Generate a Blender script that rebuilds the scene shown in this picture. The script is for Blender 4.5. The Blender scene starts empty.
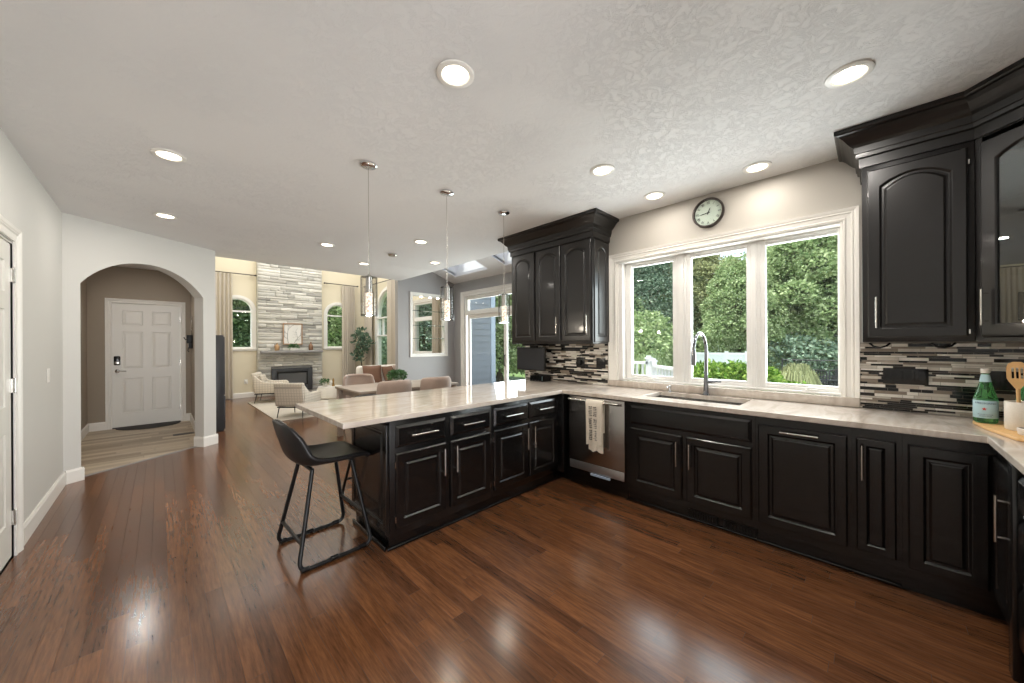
import bpy, bmesh, math, random
from mathutils import Vector, Matrix
R = math.radians
random.seed(7)
sc = bpy.context.scene
COL = sc.collection
# ------------------------------------------------------------------ camera
F_PX, YAW, ROLL, CX, CY, CAMH = 357.0, R(45.36), R(-0.3016), 512.27, 344.34, 1.372
cam = bpy.data.objects.new('camera', bpy.data.cameras.new('camera')); COL.objects.link(cam)
fw = Vector((math.cos(YAW), math.sin(YAW), 0)); rt0 = Vector((math.sin(YAW), -math.cos(YAW), 0)); up0 = Vector((0, 0, 1))
rt = rt0*math.cos(ROLL) + up0*math.sin(ROLL); up = up0*math.cos(ROLL) - rt0*math.sin(ROLL)
cam.matrix_world = Matrix(((rt.x, up.x, -fw.x, 0), (rt.y, up.y, -fw.y, 0), (rt.z, up.z, -fw.z, CAMH), (0, 0, 0, 1)))
cam.data.sensor_width = 36.0; cam.data.lens = F_PX/1024*36
cam.data.shift_x = -(CX-512)/1024; cam.data.shift_y = (CY-341.5)/1024
cam.data.clip_start = 0.05; cam.data.clip_end = 300
sc.camera = cam
# ------------------------------------------------------------------ view, world, sun, window daylight, added fill lamps
sc.view_settings.view_transform = 'Standard'; sc.view_settings.look = 'None'
sc.view_settings.gamma = 1.0; sc.view_settings.use_curve_mapping = False
sc.view_settings.exposure = 0.32
w = bpy.data.worlds.new('world'); sc.world = w; w.use_nodes = True
wn = w.node_tree; wn.nodes.clear()
sky = wn.nodes.new('ShaderNodeTexSky'); sky.sky_type = 'NISHITA'; sky.sun_disc = False
sky.sun_elevation = R(52); sky.sun_rotation = R(250)
bg = wn.nodes.new('ShaderNodeBackground'); bg.inputs['Strength'].default_value = 0.38
wo = wn.nodes.new('ShaderNodeOutputWorld')
hs = wn.nodes.new('ShaderNodeHueSaturation'); hs.inputs['Saturation'].default_value = .55
wn.links.new(sky.outputs[0], hs.inputs['Color']); wn.links.new(hs.outputs[0], bg.inputs[0]); wn.links.new(bg.outputs[0], wo.inputs[0])
def lamp(name, kind, loc, energy, color=(1, 1, 1), size=None, size_y=None, direction=None, radius=None, angle=None, blend=None, spread=None):
    l = bpy.data.lights.new(name, kind); l.energy = energy; l.color = color
    if size: l.shape = 'RECTANGLE' if size_y else 'DISK'; l.size = size
    if size_y: l.size_y = size_y
    if radius is not None: l.shadow_soft_size = radius
    if angle is not None and kind == 'SPOT': l.spot_size = angle; l.spot_blend = blend
    if spread: l.spread = spread
    o = bpy.data.objects.new(name, l); COL.objects.link(o); o.location = loc
    if direction: o.rotation_euler = Vector(direction).to_track_quat('-Z', 'Y').to_euler()
    return o
sun = lamp('sun', 'SUN', (0, 0, 20), 6.5, (1.0, .95, .86), direction=(0.14, -0.22, -1.0)); sun.data.angle = R(1.0)
DAY = (0.955, 0.955, 1.0)
lamp('fill_behind_camera', 'AREA', (0.07, -4.12, 1.35), 170, DAY, 1.36, 2.15, (0.1, 1, 0.3))  # unseen lamp added behind the camera to brighten the room and ceiling
lamp('daylight_kitchen_window', 'AREA', (3.95, 1.05, 1.60), 55, DAY, 1.8, 1.1, (-1, 0, 0.25))
lamp('fill_living_ceiling', 'AREA', (2.6, 9.4, 4.95), 135, (.97, .98, 1.0), 3.6, 3.6, (0, 0, -1))  # panel lamp added under the living ceiling, out of view, as fill
lamp('daylight_nook_door', 'AREA', (5.7, 5.3, 1.2), 105, DAY, 2.3, 2.2, (-1, 0, 0.25))

# ------------------------------------------------------------------ materials
def lin(c):
    return tuple((x/255/12.92 if x/255 <= .04045 else ((x/255+.055)/1.055)**2.4) for x in c)
MATS = {}
def mat(name, rgb, rough=.5, metal=0.0, spec=.5, noise=None, bump=None, coat=0, trans=0, emit=None, sheen=0):
    """noise=(scale, amount)  bump=(scale, strength, distance)"""
    m = bpy.data.materials.new(name); m.use_nodes = True; nt = m.node_tree
    b = nt.nodes['Principled BSDF']; c = lin(rgb)
    b.inputs['Base Color'].default_value = (*c, 1); b.inputs['Roughness'].default_value = rough
    b.inputs['Metallic'].default_value = metal; b.inputs['Specular IOR Level'].default_value = spec
    if coat: b.inputs['Coat Weight'].default_value = coat; b.inputs['Coat Roughness'].default_value = .08
    if trans: b.inputs['Transmission Weight'].default_value = trans
    if sheen: b.inputs['Sheen Weight'].default_value = sheen
    if emit: b.inputs['Emission Color'].default_value = (*lin(emit[0]), 1); b.inputs['Emission Strength'].default_value = emit[1]
    tc = nt.nodes.new('ShaderNodeTexCoord')
    if noise:
        n = nt.nodes.new('ShaderNodeTexNoise'); n.inputs['Scale'].default_value = noise[0]; n.inputs['Detail'].default_value = 5
        nt.links.new(tc.outputs['Object'], n.inputs['Vector'])
        mx = nt.nodes.new('ShaderNodeMixRGB'); a = noise[1]
        mx.inputs[1].default_value = (*[x*(1-a) for x in c], 1); mx.inputs[2].default_value = (*[min(1, x*(1+a)) for x in c], 1)
        nt.links.new(n.outputs['Fac'], mx.inputs[0]); nt.links.new(mx.outputs[0], b.inputs['Base Color'])
    if bump:
        n = nt.nodes.new('ShaderNodeTexNoise'); n.inputs['Scale'].default_value = bump[0]; n.inputs['Detail'].default_value = 6
        nt.links.new(tc.outputs['Object'], n.inputs['Vector'])
        bp = nt.nodes.new('ShaderNodeBump'); bp.inputs['Strength'].default_value = bump[1]; bp.inputs['Distance'].default_value = bump[2]
        nt.links.new(n.outputs['Fac'], bp.inputs['Height']); nt.links.new(bp.outputs[0], b.inputs['Normal'])
    MATS[name] = m
    return m
def nd(nt, t, **kw):
    n = nt.nodes.new(t)
    for k, v in kw.items():
        if hasattr(n, k): setattr(n, k, v)
        else: n.inputs[k.replace('_', ' ')].default_value = v
    return n
def ramp(nt, stops, interp='LINEAR'):
    r = nt.nodes.new('ShaderNodeValToRGB'); r.color_ramp.interpolation = interp
    e = r.color_ramp.elements
    while len(e) < len(stops): e.new(0.5)
    for i, (p, c) in enumerate(stops): e[i].position = p; e[i].color = (*lin(c), 1)
    return r
def island_mat(name, stops, rough, grain=None, bump=.3, coat=0, interp='LINEAR', mixnoise=None):
    """colour chosen per mesh island (a plank, a stone, a tile); grain=(vec scale, amount)"""
    m = mat(name, (128, 128, 128), rough, coat=coat); nt = m.node_tree; b = nt.nodes['Principled BSDF']
    g = nt.nodes.new('ShaderNodeNewGeometry'); r = ramp(nt, stops, interp); nt.links.new(g.outputs['Random Per Island'], r.inputs[0])
    out = r.outputs[0]
    if grain:
        tc = nt.nodes.new('ShaderNodeTexCoord'); mp = nt.nodes.new('ShaderNodeMapping'); mp.inputs['Scale'].default_value = grain[0]
        add = nd(nt, 'ShaderNodeVectorMath', operation='ADD'); sc_ = nd(nt, 'ShaderNodeMath', operation='MULTIPLY'); sc_.inputs[1].default_value = 31.0
        nt.links.new(g.outputs['Random Per Island'], sc_.inputs[0])
        nt.links.new(tc.outputs['Object'], mp.inputs[0]); nt.links.new(mp.outputs[0], add.inputs[0]); nt.links.new(sc_.outputs[0], add.inputs[1])
        n = nd(nt, 'ShaderNodeTexNoise', Scale=1.0, Detail=7.0, Roughness=.65); nt.links.new(add.outputs[0], n.inputs['Vector'])
        mr = nt.nodes.new('ShaderNodeMapRange'); mr.inputs['From Min'].default_value = .25; mr.inputs['From Max'].default_value = .75
        mr.inputs['To Min'].default_value = 1-grain[1]; mr.inputs['To Max'].default_value = 1+grain[1]
        nt.links.new(n.outputs['Fac'], mr.inputs[0])
        mu = nd(nt, 'ShaderNodeVectorMath', operation='SCALE'); nt.links.new(out, mu.inputs[0]); nt.links.new(mr.outputs[0], mu.inputs['Scale'])
        out = mu.outputs[0]
        bp = nd(nt, 'ShaderNodeBump', Strength=bump, Distance=.002); nt.links.new(n.outputs['Fac'], bp.inputs['Height']); nt.links.new(bp.outputs[0], b.inputs['Normal'])
    nt.links.new(out, b.inputs['Base Color'])
    return m
def thin_glass(name, tint=(245, 250, 248), ior=1.45, rough=0.0):
    m = bpy.data.materials.new(name); m.use_nodes = True; nt = m.node_tree; nt.nodes.clear()
    o = nt.nodes.new('ShaderNodeOutputMaterial'); t = nt.nodes.new('ShaderNodeBsdfTransparent'); t.inputs[0].default_value = (*lin(tint), 1)
    g = nt.nodes.new('ShaderNodeBsdfGlossy'); g.inputs['Roughness'].default_value = rough
    ge = nt.nodes.new('ShaderNodeNewGeometry'); dt = nd(nt, 'ShaderNodeVectorMath', operation='DOT_PRODUCT'); nt.links.new(ge.outputs['Incoming'], dt.inputs[0]); nt.links.new(ge.outputs['Normal'], dt.inputs[1])
    ab = nd(nt, 'ShaderNodeMath', operation='ABSOLUTE'); nt.links.new(dt.outputs['Value'], ab.inputs[0]); om = nd(nt, 'ShaderNodeMath', operation='SUBTRACT'); om.inputs[0].default_value = 1; nt.links.new(ab.outputs[0], om.inputs[1])
    pw = nd(nt, 'ShaderNodeMath', operation='POWER'); pw.inputs[1].default_value = 5; nt.links.new(om.outputs[0], pw.inputs[0])
    f0 = ((ior-1)/(ior+1))**2*.7; f = nd(nt, 'ShaderNodeMath', operation='MULTIPLY_ADD'); f.inputs[1].default_value = 1-f0; f.inputs[2].default_value = f0; nt.links.new(pw.outputs[0], f.inputs[0])
    mx = nt.nodes.new('ShaderNodeMixShader'); nt.links.new(f.outputs[0], mx.inputs[0]); nt.links.new(t.outputs[0], mx.inputs[1]); nt.links.new(g.outputs[0], mx.inputs[2])
    nt.links.new(mx.outputs[0], o.inputs[0]); return m

M_wall = mat('paint_light_grey', (208, 206, 200), .62, noise=(1.5, .02), bump=(180, .08, .002))
M_wallwarm = mat('paint_warm_greige', (186, 181, 172), .6, noise=(1.5, .02), bump=(180, .08, .002))
M_cream = mat('paint_cream', (224, 214, 189), .65, noise=(1.5, .02), bump=(160, .1, .002))
M_taupe = mat('paint_taupe', (160, 148, 132), .65, noise=(2, .03), bump=(160, .1, .002))
M_blue = mat('paint_cool_grey', (164, 162, 161), .65, noise=(2, .03), bump=(160, .1, .002))
M_white = mat('trim_white', (236, 233, 226), .35)
M_doorw = mat('door_white', (228, 226, 218), .38)
M_winw = mat('sash_white', (238, 236, 232), .3)
# textured (skip trowel) ceiling
M_ceil = mat('ceiling_trowel', (228, 227, 226), .8); nt = M_ceil.node_tree
tc = nt.nodes.new('ShaderNodeTexCoord'); n1 = nd(nt, 'ShaderNodeTexNoise', Scale=13.0, Detail=8.0, Roughness=.74, Distortion=.7)
n2 = nd(nt, 'ShaderNodeTexNoise', Scale=22.0, Detail=4.0, Distortion=1.2); nt.links.new(tc.outputs['Object'], n1.inputs['Vector']); nt.links.new(tc.outputs['Object'], n2.inputs['Vector'])
r1 = ramp(nt, [(.46, (0, 0, 0)), (.50, (255, 255, 255)), (.54, (0, 0, 0))])
n3 = nd(nt, 'ShaderNodeTexNoise', Scale=1.3, Detail=2.0); nt.links.new(tc.outputs['Object'], n3.inputs['Vector']); r3 = ramp(nt, [(.42, (40, 40, 40)), (.62, (255, 255, 255))]); nt.links.new(n3.outputs['Fac'], r3.inputs[0])
nt.links.new(n1.outputs['Fac'], r1.inputs[0]); ad0 = nd(nt, 'ShaderNodeMath', operation='MULTIPLY'); nt.links.new(r1.outputs[0], ad0.inputs[0]); nt.links.new(r3.outputs[0], ad0.inputs[1])
ad = nd(nt, 'ShaderNodeMath', operation='MULTIPLY_ADD'); ad.inputs[1].default_value = .5
nt.links.new(n2.outputs['Fac'], ad.inputs[0]); nt.links.new(ad0.outputs[0], ad.inputs[2])
bp = nd(nt, 'ShaderNodeBump', Strength=.42, Distance=.010); nt.links.new(ad.outputs[0], bp.inputs['Height']); nt.links.new(bp.outputs[0], nt.nodes['Principled BSDF'].inputs['Normal'])
M_floor = island_mat('oak_strip_dark', [(0, (86, 54, 34)), (.3, (99, 63, 39)), (.6, (107, 69, 42)), (.85, (119, 77, 48)), (1, (93, 60, 38))], .22, ((85, 6.0, 1), .55), .015)
M_floor.node_tree.nodes['Principled BSDF'].inputs['Coat Weight'].default_value = .25
M_floor.node_tree.nodes['Principled BSDF'].inputs['Coat Roughness'].default_value = .16
M_gap = mat('floor_gap', (30, 17, 11), .6, noise=(5, .1))
M_foyer = island_mat('foyer_plank', [(0, (150, 133, 112)), (.5, (182, 166, 143)), (1, (201, 187, 165))], .45, ((3, 30, 1), .22), .1)
M_black = mat('cabinet_black', (15, 14, 14), .25, spec=.5, noise=(6, .15), bump=(90, .06, .001), coat=.25)
M_black2 = mat('upper_cabinet_black', (23, 21, 20), .32, spec=.5, noise=(6, .12), bump=(90, .06, .001), coat=.15)
M_edge = mat('worn_edge_glaze', (112, 94, 72), .35, noise=(30, .4))
M_nickel = mat('brushed_nickel', (205, 202, 196), .26, 1.0, noise=(40, .06))
M_chrome = mat('chrome', (215, 217, 220), .08, 1.0)
M_steel = mat('stainless', (176, 172, 168), .24, 1.0, noise=(3, .05))
M_blkmetal = mat('black_metal', (22, 22, 23), .38, .3, noise=(20, .1))
M_blkplastic = mat('black_plastic', (12, 12, 13), .25)
M_leather = mat('black_leather', (27, 26, 26), .42, noise=(14, .25), bump=(260, .25, .002))
M_bronze = mat('dark_bronze', (58, 50, 46), .38, .5, noise=(15, .15))
M_glass = thin_glass('window_glass')
M_pglass = thin_glass('pendant_glass', (250, 250, 250), 1.5); nt = M_pglass.node_tree
_r = ramp(nt, [(0, (250, 250, 250)), (.55, (236, 236, 236)), (.97, (150, 152, 154))]); _s = [n for n in nt.nodes if n.type == 'MATH' and n.operation == 'SUBTRACT'][0]; nt.links.new(_s.outputs[0], _r.inputs[0])
_t = [n for n in nt.nodes if n.type == 'BSDF_TRANSPARENT'][0]; nt.links.new(_r.outputs[0], _t.inputs[0])
M_cabglass = thin_glass('cabinet_glass', (225, 232, 232), 2.6)
M_skyglass = thin_glass('skylight_glass', (176, 184, 194))
M_shelfglass = thin_glass('shelf_glass', (150, 190, 175), 1.9)
M_grout = mat('tile_grout', (150, 142, 132), .8, noise=(60, .1))
M_tile = island_mat('mosaic_tile', [(0, (16, 14, 13)), (.33, (208, 200, 188)), (.52, (240, 235, 226)), (.72, (142, 129, 115)), (.83, (44, 38, 34)), (.92, (184, 173, 160))], .16, ((20, 20, 20), .12), .05, interp='CONSTANT')
M_stone = island_mat('ledger_stone', [(0, (158, 156, 150)), (.3, (188, 186, 178)), (.6, (206, 203, 194)), (.85, (222, 219, 210)), (1, (172, 168, 160))], .85, ((3, 6, 16), .2), .9)
M_stone.node_tree.nodes['Bump'].inputs['Distance'].default_value = .02
M_mantel = mat('mantel_stone', (150, 148, 146), .7, noise=(8, .25), bump=(20, .5, .01))
M_fabric = mat('drape_linen', (198, 188, 172), .9, noise=(60, .08), sheen=.2)
M_tablewood = mat('grey_oak_table', (168, 154, 140), .45, noise=(9, .15))
M_chairfab = mat('blush_brown_upholstery', (172, 151, 137), .85, noise=(70, .12), sheen=.4)
M_dkleg = mat('dark_leg_wood', (60, 48, 40), .4, noise=(12, .2))
M_legblk = mat('armchair_leg_black', (32, 30, 29), .4)
M_sofa = mat('cream_boucle', (230, 225, 216), .9, noise=(80, .08), bump=(120, .4, .004))
M_rust = mat('rust_cushion', (124, 92, 74), .85, noise=(40, .15))
M_rug = mat('ivory_rug', (198, 190, 176), .95, noise=(3, .12), bump=(200, .5, .004))
M_char = mat('charcoal_laminate', (46, 47, 50), .4, noise=(9, .08))
M_firedark = mat('firebox_steel', (62, 64, 67), .45, noise=(9, .08))
M_fireglass = mat('firebox_glass', (88, 90, 92), .12, spec=.9)
M_leaf = mat('houseplant_leaf', (74, 112, 66), .45, noise=(12, .35))
M_leaf2 = mat('olive_leaf', (92, 116, 94), .5, noise=(12, .3))
M_bark = mat('bark', (92, 78, 64), .9, noise=(14, .3), bump=(30, .6, .02))
M_pot = mat('white_ceramic', (226, 222, 214), .35)
M_crock = mat('speckled_crock', (222, 214, 200), .4, noise=(200, .12))
M_terra = mat('brown_vase', (134, 100, 74), .55, noise=(14, .2))
M_bamboo = mat('bamboo_wood', (222, 178, 120), .45, noise=(22, .15))
M_grnglass = mat('green_bottle_glass', (120, 222, 132), .05, trans=.92, spec=.7)
M_paper = mat('label_paper', (178, 208, 214), .6)
M_ink = mat('label_ink', (30, 42, 82), .6)
M_red = mat('label_red', (198, 40, 36), .6)
M_mirror = mat('black_glass', (52, 54, 58), .14)
M_outlet = mat('outlet_black', (14, 13, 13), .25)
M_towel = mat('towel_cotton', (226, 216, 200), .9, noise=(90, .1), bump=(150, .5, .003))
M_towelink = mat('towel_black_print', (30, 28, 28), .9)
M_canvas = mat('art_paper', (232, 230, 224), .7)
M_woodframe = mat('light_wood_frame', (170, 136, 104), .5, noise=(20, .15))
M_lens = mat('lamp_lens', (255, 246, 232), .4, emit=((255, 240, 216), 9.0))
M_crystal = mat('lit_bubble_crystal', (255, 250, 242), .2, emit=((255, 236, 208), .95)); nt = M_crystal.node_tree
vo = nd(nt, 'ShaderNodeTexVoronoi', Scale=70.0); tcx = nt.nodes.new('ShaderNodeTexCoord'); nt.links.new(tcx.outputs['Object'], vo.inputs['Vector'])
rr = ramp(nt, [(0, (255, 250, 240)), (.42, (236, 220, 200)), (.72, (172, 154, 138))]); nt.links.new(vo.outputs['Distance'], rr.inputs[0])
nt.links.new(rr.outputs[0], nt.nodes['Principled BSDF'].inputs['Emission Color']); nt.links.new(rr.outputs[0], nt.nodes['Principled BSDF'].inputs['Base Color'])
# quartzite worktop
M_counter = mat('quartzite', (214, 203, 190), .06, spec=.6); nt = M_counter.node_tree; b = nt.nodes['Principled BSDF']
tc = nt.nodes.new('ShaderNodeTexCoord'); mp = nt.nodes.new('ShaderNodeMapping'); mp.inputs['Rotation'].default_value = (0, 0, R(20)); mp.inputs['Scale'].default_value = (1.0, 3.6, 2)
nt.links.new(tc.outputs['Object'], mp.inputs[0]); n1 = nd(nt, 'ShaderNodeTexNoise', Scale=1.5, Detail=8.0, Distortion=1.4); nt.links.new(mp.outputs[0], n1.inputs['Vector'])
rr = ramp(nt, [(.3, (176, 162, 149)), (.42, (199, 187, 175)), (.52, (211, 201, 190)), (.6, (196, 184, 172)), (.72, (216, 207, 197))]); nt.links.new(n1.outputs['Fac'], rr.inputs[0]); nt.links.new(rr.outputs[0], b.inputs['Base Color'])
# plaid cream cloth
M_plaid = mat('windowpane_cloth', (216, 206, 188), .9); nt = M_plaid.node_tree; b = nt.nodes['Principled BSDF']
tc = nt.nodes.new('ShaderNodeTexCoord'); sx = nt.nodes.new('ShaderNodeSeparateXYZ'); nt.links.new(tc.outputs['Object'], sx.inputs[0])
prev = None
for ax in range(3):
    q = nd(nt, 'ShaderNodeMath', operation='PINGPONG'); q.inputs[1].default_value = .032; nt.links.new(sx.outputs[ax], q.inputs[0])
    l = nd(nt, 'ShaderNodeMath', operation='LESS_THAN'); l.inputs[1].default_value = .0042; nt.links.new(q.outputs[0], l.inputs[0])
    if prev: mxx = nd(nt, 'ShaderNodeMath', operation='MAXIMUM'); nt.links.new(prev, mxx.inputs[0]); nt.links.new(l.outputs[0], mxx.inputs[1]); prev = mxx.outputs[0]
    else: prev = l.outputs[0]
mx = nt.nodes.new('ShaderNodeMixRGB'); mx.inputs[1].default_value = (*lin((218, 209, 194)), 1); mx.inputs[2].default_value = (*lin((186, 176, 162)), 1)
nt.links.new(prev, mx.inputs[0]); nt.links.new(mx.outputs[0], b.inputs['Base Color'])
# outdoor materials
def foliage(name, dark, mid, light, alpha=False):
    m = bpy.data.materials.new(name); m.use_nodes = True; nt = m.node_tree; nt.nodes.clear()
    o = nt.nodes.new('ShaderNodeOutputMaterial'); d = nt.nodes.new('ShaderNodeBsdfDiffuse'); t = nt.nodes.new('ShaderNodeBsdfTranslucent')
    g = nt.nodes.new('ShaderNodeNewGeometry'); r = ramp(nt, [(0, dark), (.45, mid), (1, light)]); nt.links.new(g.outputs['Random Per Island'], r.inputs[0])
    mx = nt.nodes.new('ShaderNodeMixShader'); mx.inputs[0].default_value = .3
    nt.links.new(r.outputs[0], d.inputs[0]); nt.links.new(r.outputs[0], t.inputs[0]); nt.links.new(d.outputs[0], mx.inputs[1]); nt.links.new(t.outputs[0], mx.inputs[2]); nt.links.new(mx.outputs[0], o.inputs[0])
    return m
M_f1 = foliage('foliage_deep', (84, 106, 74), (128, 148, 108), (176, 190, 146))
M_f2 = foliage('foliage_mid', (104, 126, 84), (152, 170, 120), (200, 210, 164))
M_f3 = foliage('foliage_blue', (88, 110, 90), (132, 152, 130), (178, 194, 170))
M_f4 = foliage('foliage_bright', (66, 100, 36), (108, 144, 56), (168, 190, 98))
M_f5 = foliage('foliage_olive', (118, 122, 90), (160, 164, 120), (200, 200, 154))
M_grass = mat('lawn', (104, 128, 66), .9, noise=(3, .25), bump=(60, .6, .03))
M_siding = mat('siding_blue', (134, 138, 146), .6, noise=(4, .06))
M_vinyl = mat('vinyl_white', (226, 228, 230), .45)
M_iron = mat('outdoor_iron', (36, 37, 40), .5)
M_paver = mat('patio_paver', (168, 160, 150), .85, noise=(6, .12))
M_roofing = mat('roof_underlay', (90, 86, 84), .9, noise=(6, .1))

# ------------------------------------------------------------------ mesh helpers
class MB:
    def __init__(s, M=None): s.v = []; s.f = []; s.M = M
    def add(s, vs, fs):
        o = len(s.v)
        s.v += [tuple(s.M @ Vector(p)) if s.M else tuple(p) for p in vs]; s.f += [tuple(i+o for i in f) for f in fs]; return s
    def box(s, x0, x1, y0, y1, z0, z1):
        return s.add([(x0, y0, z0), (x1, y0, z0), (x1, y1, z0), (x0, y1, z0), (x0, y0, z1), (x1, y0, z1), (x1, y1, z1), (x0, y1, z1)],
                     [(0, 3, 2, 1), (4, 5, 6, 7), (0, 1, 5, 4), (1, 2, 6, 5), (2, 3, 7, 6), (3, 0, 4, 7)])
    def loft(s, loops, cap0=True, cap1=True, closed=True):
        n = len(loops[0]); vs = [p for l in loops for p in l]; fs = []
        for i in range(len(loops)-1):
            for j in range(n if closed else n-1):
                k = (j+1) % n; fs.append((i*n+j, i*n+k, (i+1)*n+k, (i+1)*n+j))
        if cap0: fs.append(tuple(range(n))[::-1])
        if cap1: fs.append(tuple((len(loops)-1)*n+j for j in range(n)))
        return s.add(vs, fs)
    def prism(s, poly, z0, z1):
        return s.loft([[(x, y, z0) for x, y in poly], [(x, y, z1) for x, y in poly]])
    def lathe(s, prof, c=(0, 0, 0), n=24, axis='z'):
        loops = []
        for r, h in prof:
            l = []
            for i in range(n):
                a = 2*math.pi*i/n; p = (r*math.cos(a), r*math.sin(a), h)
                if axis == 'x': p = (p[2], p[0], p[1])
                if axis == 'y': p = (p[0], p[2], p[1])
                l.append((p[0]+c[0], p[1]+c[1], p[2]+c[2]))
            loops.append(l)
        return s.loft(loops)
    def tube(s, pts, r, n=8, close=False):
        pts = [Vector(p) for p in pts]; rs = r if isinstance(r, (list, tuple)) else [r]*len(pts); loops = []
        prevN = None
        for i, p in enumerate(pts):
            if close: t = (pts[(i+1) % len(pts)]-pts[i-1])
            else: t = (pts[min(i+1, len(pts)-1)]-pts[max(i-1, 0)])
            t.normalize()
            if prevN is None: a = Vector((0, 0, 1)) if abs(t.z) < .9 else Vector((1, 0, 0)); N = t.cross(a).normalized()
            else: N = (prevN - t*prevN.dot(t)).normalized()
            prevN = N; B = t.cross(N)
            loops.append([tuple(p + (N*math.cos(2*math.pi*k/n)+B*math.sin(2*math.pi*k/n))*rs[i]) for k in range(n)])
        if close: loops.append(loops[0]); return s.loft(loops, False, False)
        return s.loft(loops)
    def sphere(s, c, r, n=12, sz=1):
        return s.lathe([(max(1e-4, r*math.sin(math.pi*i/n)), -r*sz*math.cos(math.pi*i/n)) for i in range(n+1)], c, n*2)
def fillet(pts, r, k=5):
    """round the corners of an open 3D polyline"""
    pts = [Vector(p) for p in pts]; out = [pts[0]]
    for i in range(1, len(pts)-1):
        a, b, c = pts[i-1], pts[i], pts[i+1]; d1 = (a-b); d2 = (c-b); rr_ = min(r, d1.length*.45, d2.length*.45)
        p, q = b+d1.normalized()*rr_, b+d2.normalized()*rr_
        for j in range(k+1):
            t = j/k; out.append(p*(1-t)**2+b*2*t*(1-t)+q*t*t)
    out.append(pts[-1]); return out
def link(name, me, m, parent=None, kind=None):
    o = bpy.data.objects.new(name, me); COL.objects.link(o)
    if m and not me.materials: me.materials.append(m)
    if parent: o.parent = parent
    if kind: o['kind'] = kind
    return o
def build(mb, name, m, parent=None, world=True, bevel=0, smooth=False, sub=0, solid=0, recalc=True, kind=None, seg=2):
    me = bpy.data.meshes.new(name); vs = mb.v
    if parent and world:
        r = parent
        while r.parent: r = r.parent
        mi = r.matrix_basis.inverted() if r.type == 'EMPTY' or True else None
        vs = [tuple(mi @ Vector(p)) for p in vs]
    me.from_pydata(vs, [], mb.f)
    if recalc:
        bm = bmesh.new(); bm.from_mesh(me); bmesh.ops.recalc_face_normals(bm, faces=bm.faces); bm.to_mesh(me); bm.free()
    o = link(name, me, m, parent, kind)
    if solid: md = o.modifiers.new('s', 'SOLIDIFY'); md.thickness = solid; md.offset = 0
    if sub: md = o.modifiers.new('u', 'SUBSURF'); md.levels = sub; md.render_levels = sub; smooth = True
    if bevel: md = o.modifiers.new('b', 'BEVEL'); md.width = bevel; md.segments = seg; md.limit_method = 'ANGLE'; md.angle_limit = R(40)
    if smooth or bevel:
        for p in me.polygons: p.use_smooth = True
        if not sub: md = o.modifiers.new('e', 'EDGE_SPLIT'); md.split_angle = R(38 if not bevel else 50)
    return o
def tag(o, label, cat, group=None):
    o['label'] = label; o['category'] = cat
    if group: o['group'] = group
    return o
def thing(name, label, cat, loc=(0, 0, 0), rz=0, group=None):
    o = bpy.data.objects.new(name, None); COL.objects.link(o); o.empty_display_size = .1
    o.matrix_basis = Matrix.Translation(loc) @ Matrix.Rotation(rz, 4, 'Z')
    return tag(o, label, cat, group)
def copy_tree(o, parent=None):
    c = o.copy(); COL.objects.link(c); c.parent = parent
    for ch in list(o.children): copy_tree(ch, c)
    return c
def struct(mb, name, m, parent=None, **kw): return build(mb, name, m, parent, kind='structure', **kw)
def frame(origin, u, n):
    """local (a along u, b along outward normal n, c up) -> world"""
    u = Vector(u).normalized(); n = Vector(n).normalized()
    return Matrix(((u.x, n.x, 0, origin[0]), (u.y, n.y, 0, origin[1]), (u.z, n.z, 1, origin[2]), (0, 0, 0, 1)))
def text(body, size, m, name, parent, M, extrude=.0004, align='CENTER'):
    cu = bpy.data.curves.new('t', 'FONT'); cu.body = body; cu.size = size; cu.extrude = extrude; cu.align_x = align; cu.align_y = 'CENTER'
    tmp = bpy.data.objects.new('t', cu); COL.objects.link(tmp); bpy.context.view_layer.update()
    me = bpy.data.meshes.new_from_object(tmp.evaluated_get(bpy.context.evaluated_depsgraph_get())); bpy.data.objects.remove(tmp); bpy.data.curves.remove(cu)
    me.transform(M); me.materials.clear(); me.name = name
    if parent:
        r = parent
        while r.parent: r = r.parent
        me.transform(r.matrix_basis.inverted())
    return link(name, me, m, parent)

# ================================================================== ROOM SHELL
XW, CZ = 3.50, 2.707            # window wall plane, kitchen ceiling
XN, YN = 4.907, 6.90            # nook: glazed wall plane, back wall plane
XL, YF = 4.80, 11.69            # living room: right wall, fireplace wall
AX = Vector((-.685, 5.65)); BX = Vector((.56, 6.50)); AD = (BX-AX).normalized(); AN = Vector((-AD.y, AD.x)); AL = (BX-AX).length
def fline(x): return 5.65+.145+.683*(x+.685)
def clip(poly, a, b, c):        # keep a*x+b*y<=c
    out = []
    for i in range(len(poly)):
        p, q = poly[i], poly[(i+1) % len(poly)]; dp, dq = a*p[0]+b*p[1]-c, a*q[0]+b*q[1]-c
        if dp <= 0: out.append(p)
        if (dp < 0 < dq) or (dq < 0 < dp): t = dp/(dp-dq); out.append((p[0]+t*(q[0]-p[0]), p[1]+t*(q[1]-p[1])))
    return out
mb = MB(); mb.box(-.69, 4.9, -4, YF, -.12, -.006); mb.box(-.84, .42, 6.0, 8.9, -.12, -.0065)
fl = struct(mb, 'floor', M_gap)
mb = MB(); rnd = random.Random(3); W_ = .072; x = -.69
while x < 4.9:
    y = -4 - rnd.random()*1.2
    while y < YF:
        L = rnd.uniform(.45, 1.5); x1 = min(x+W_-.0012, 4.9); poly = [(x, max(y, -4)), (x1, max(y, -4)), (x1, min(y+L-.0015, YF)), (x, min(y+L-.0015, YF))]
        if poly[2][1] > poly[1][1]:
            if x < .43: poly = clip(poly, -.683, 1, fline(0))
            if x > 3.55 and False: poly = []
            if len(poly) > 2: n = len(poly); mb.add([(px, py, 0) for px, py in poly], [tuple(range(n))])
        y += L
    x += W_
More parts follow.
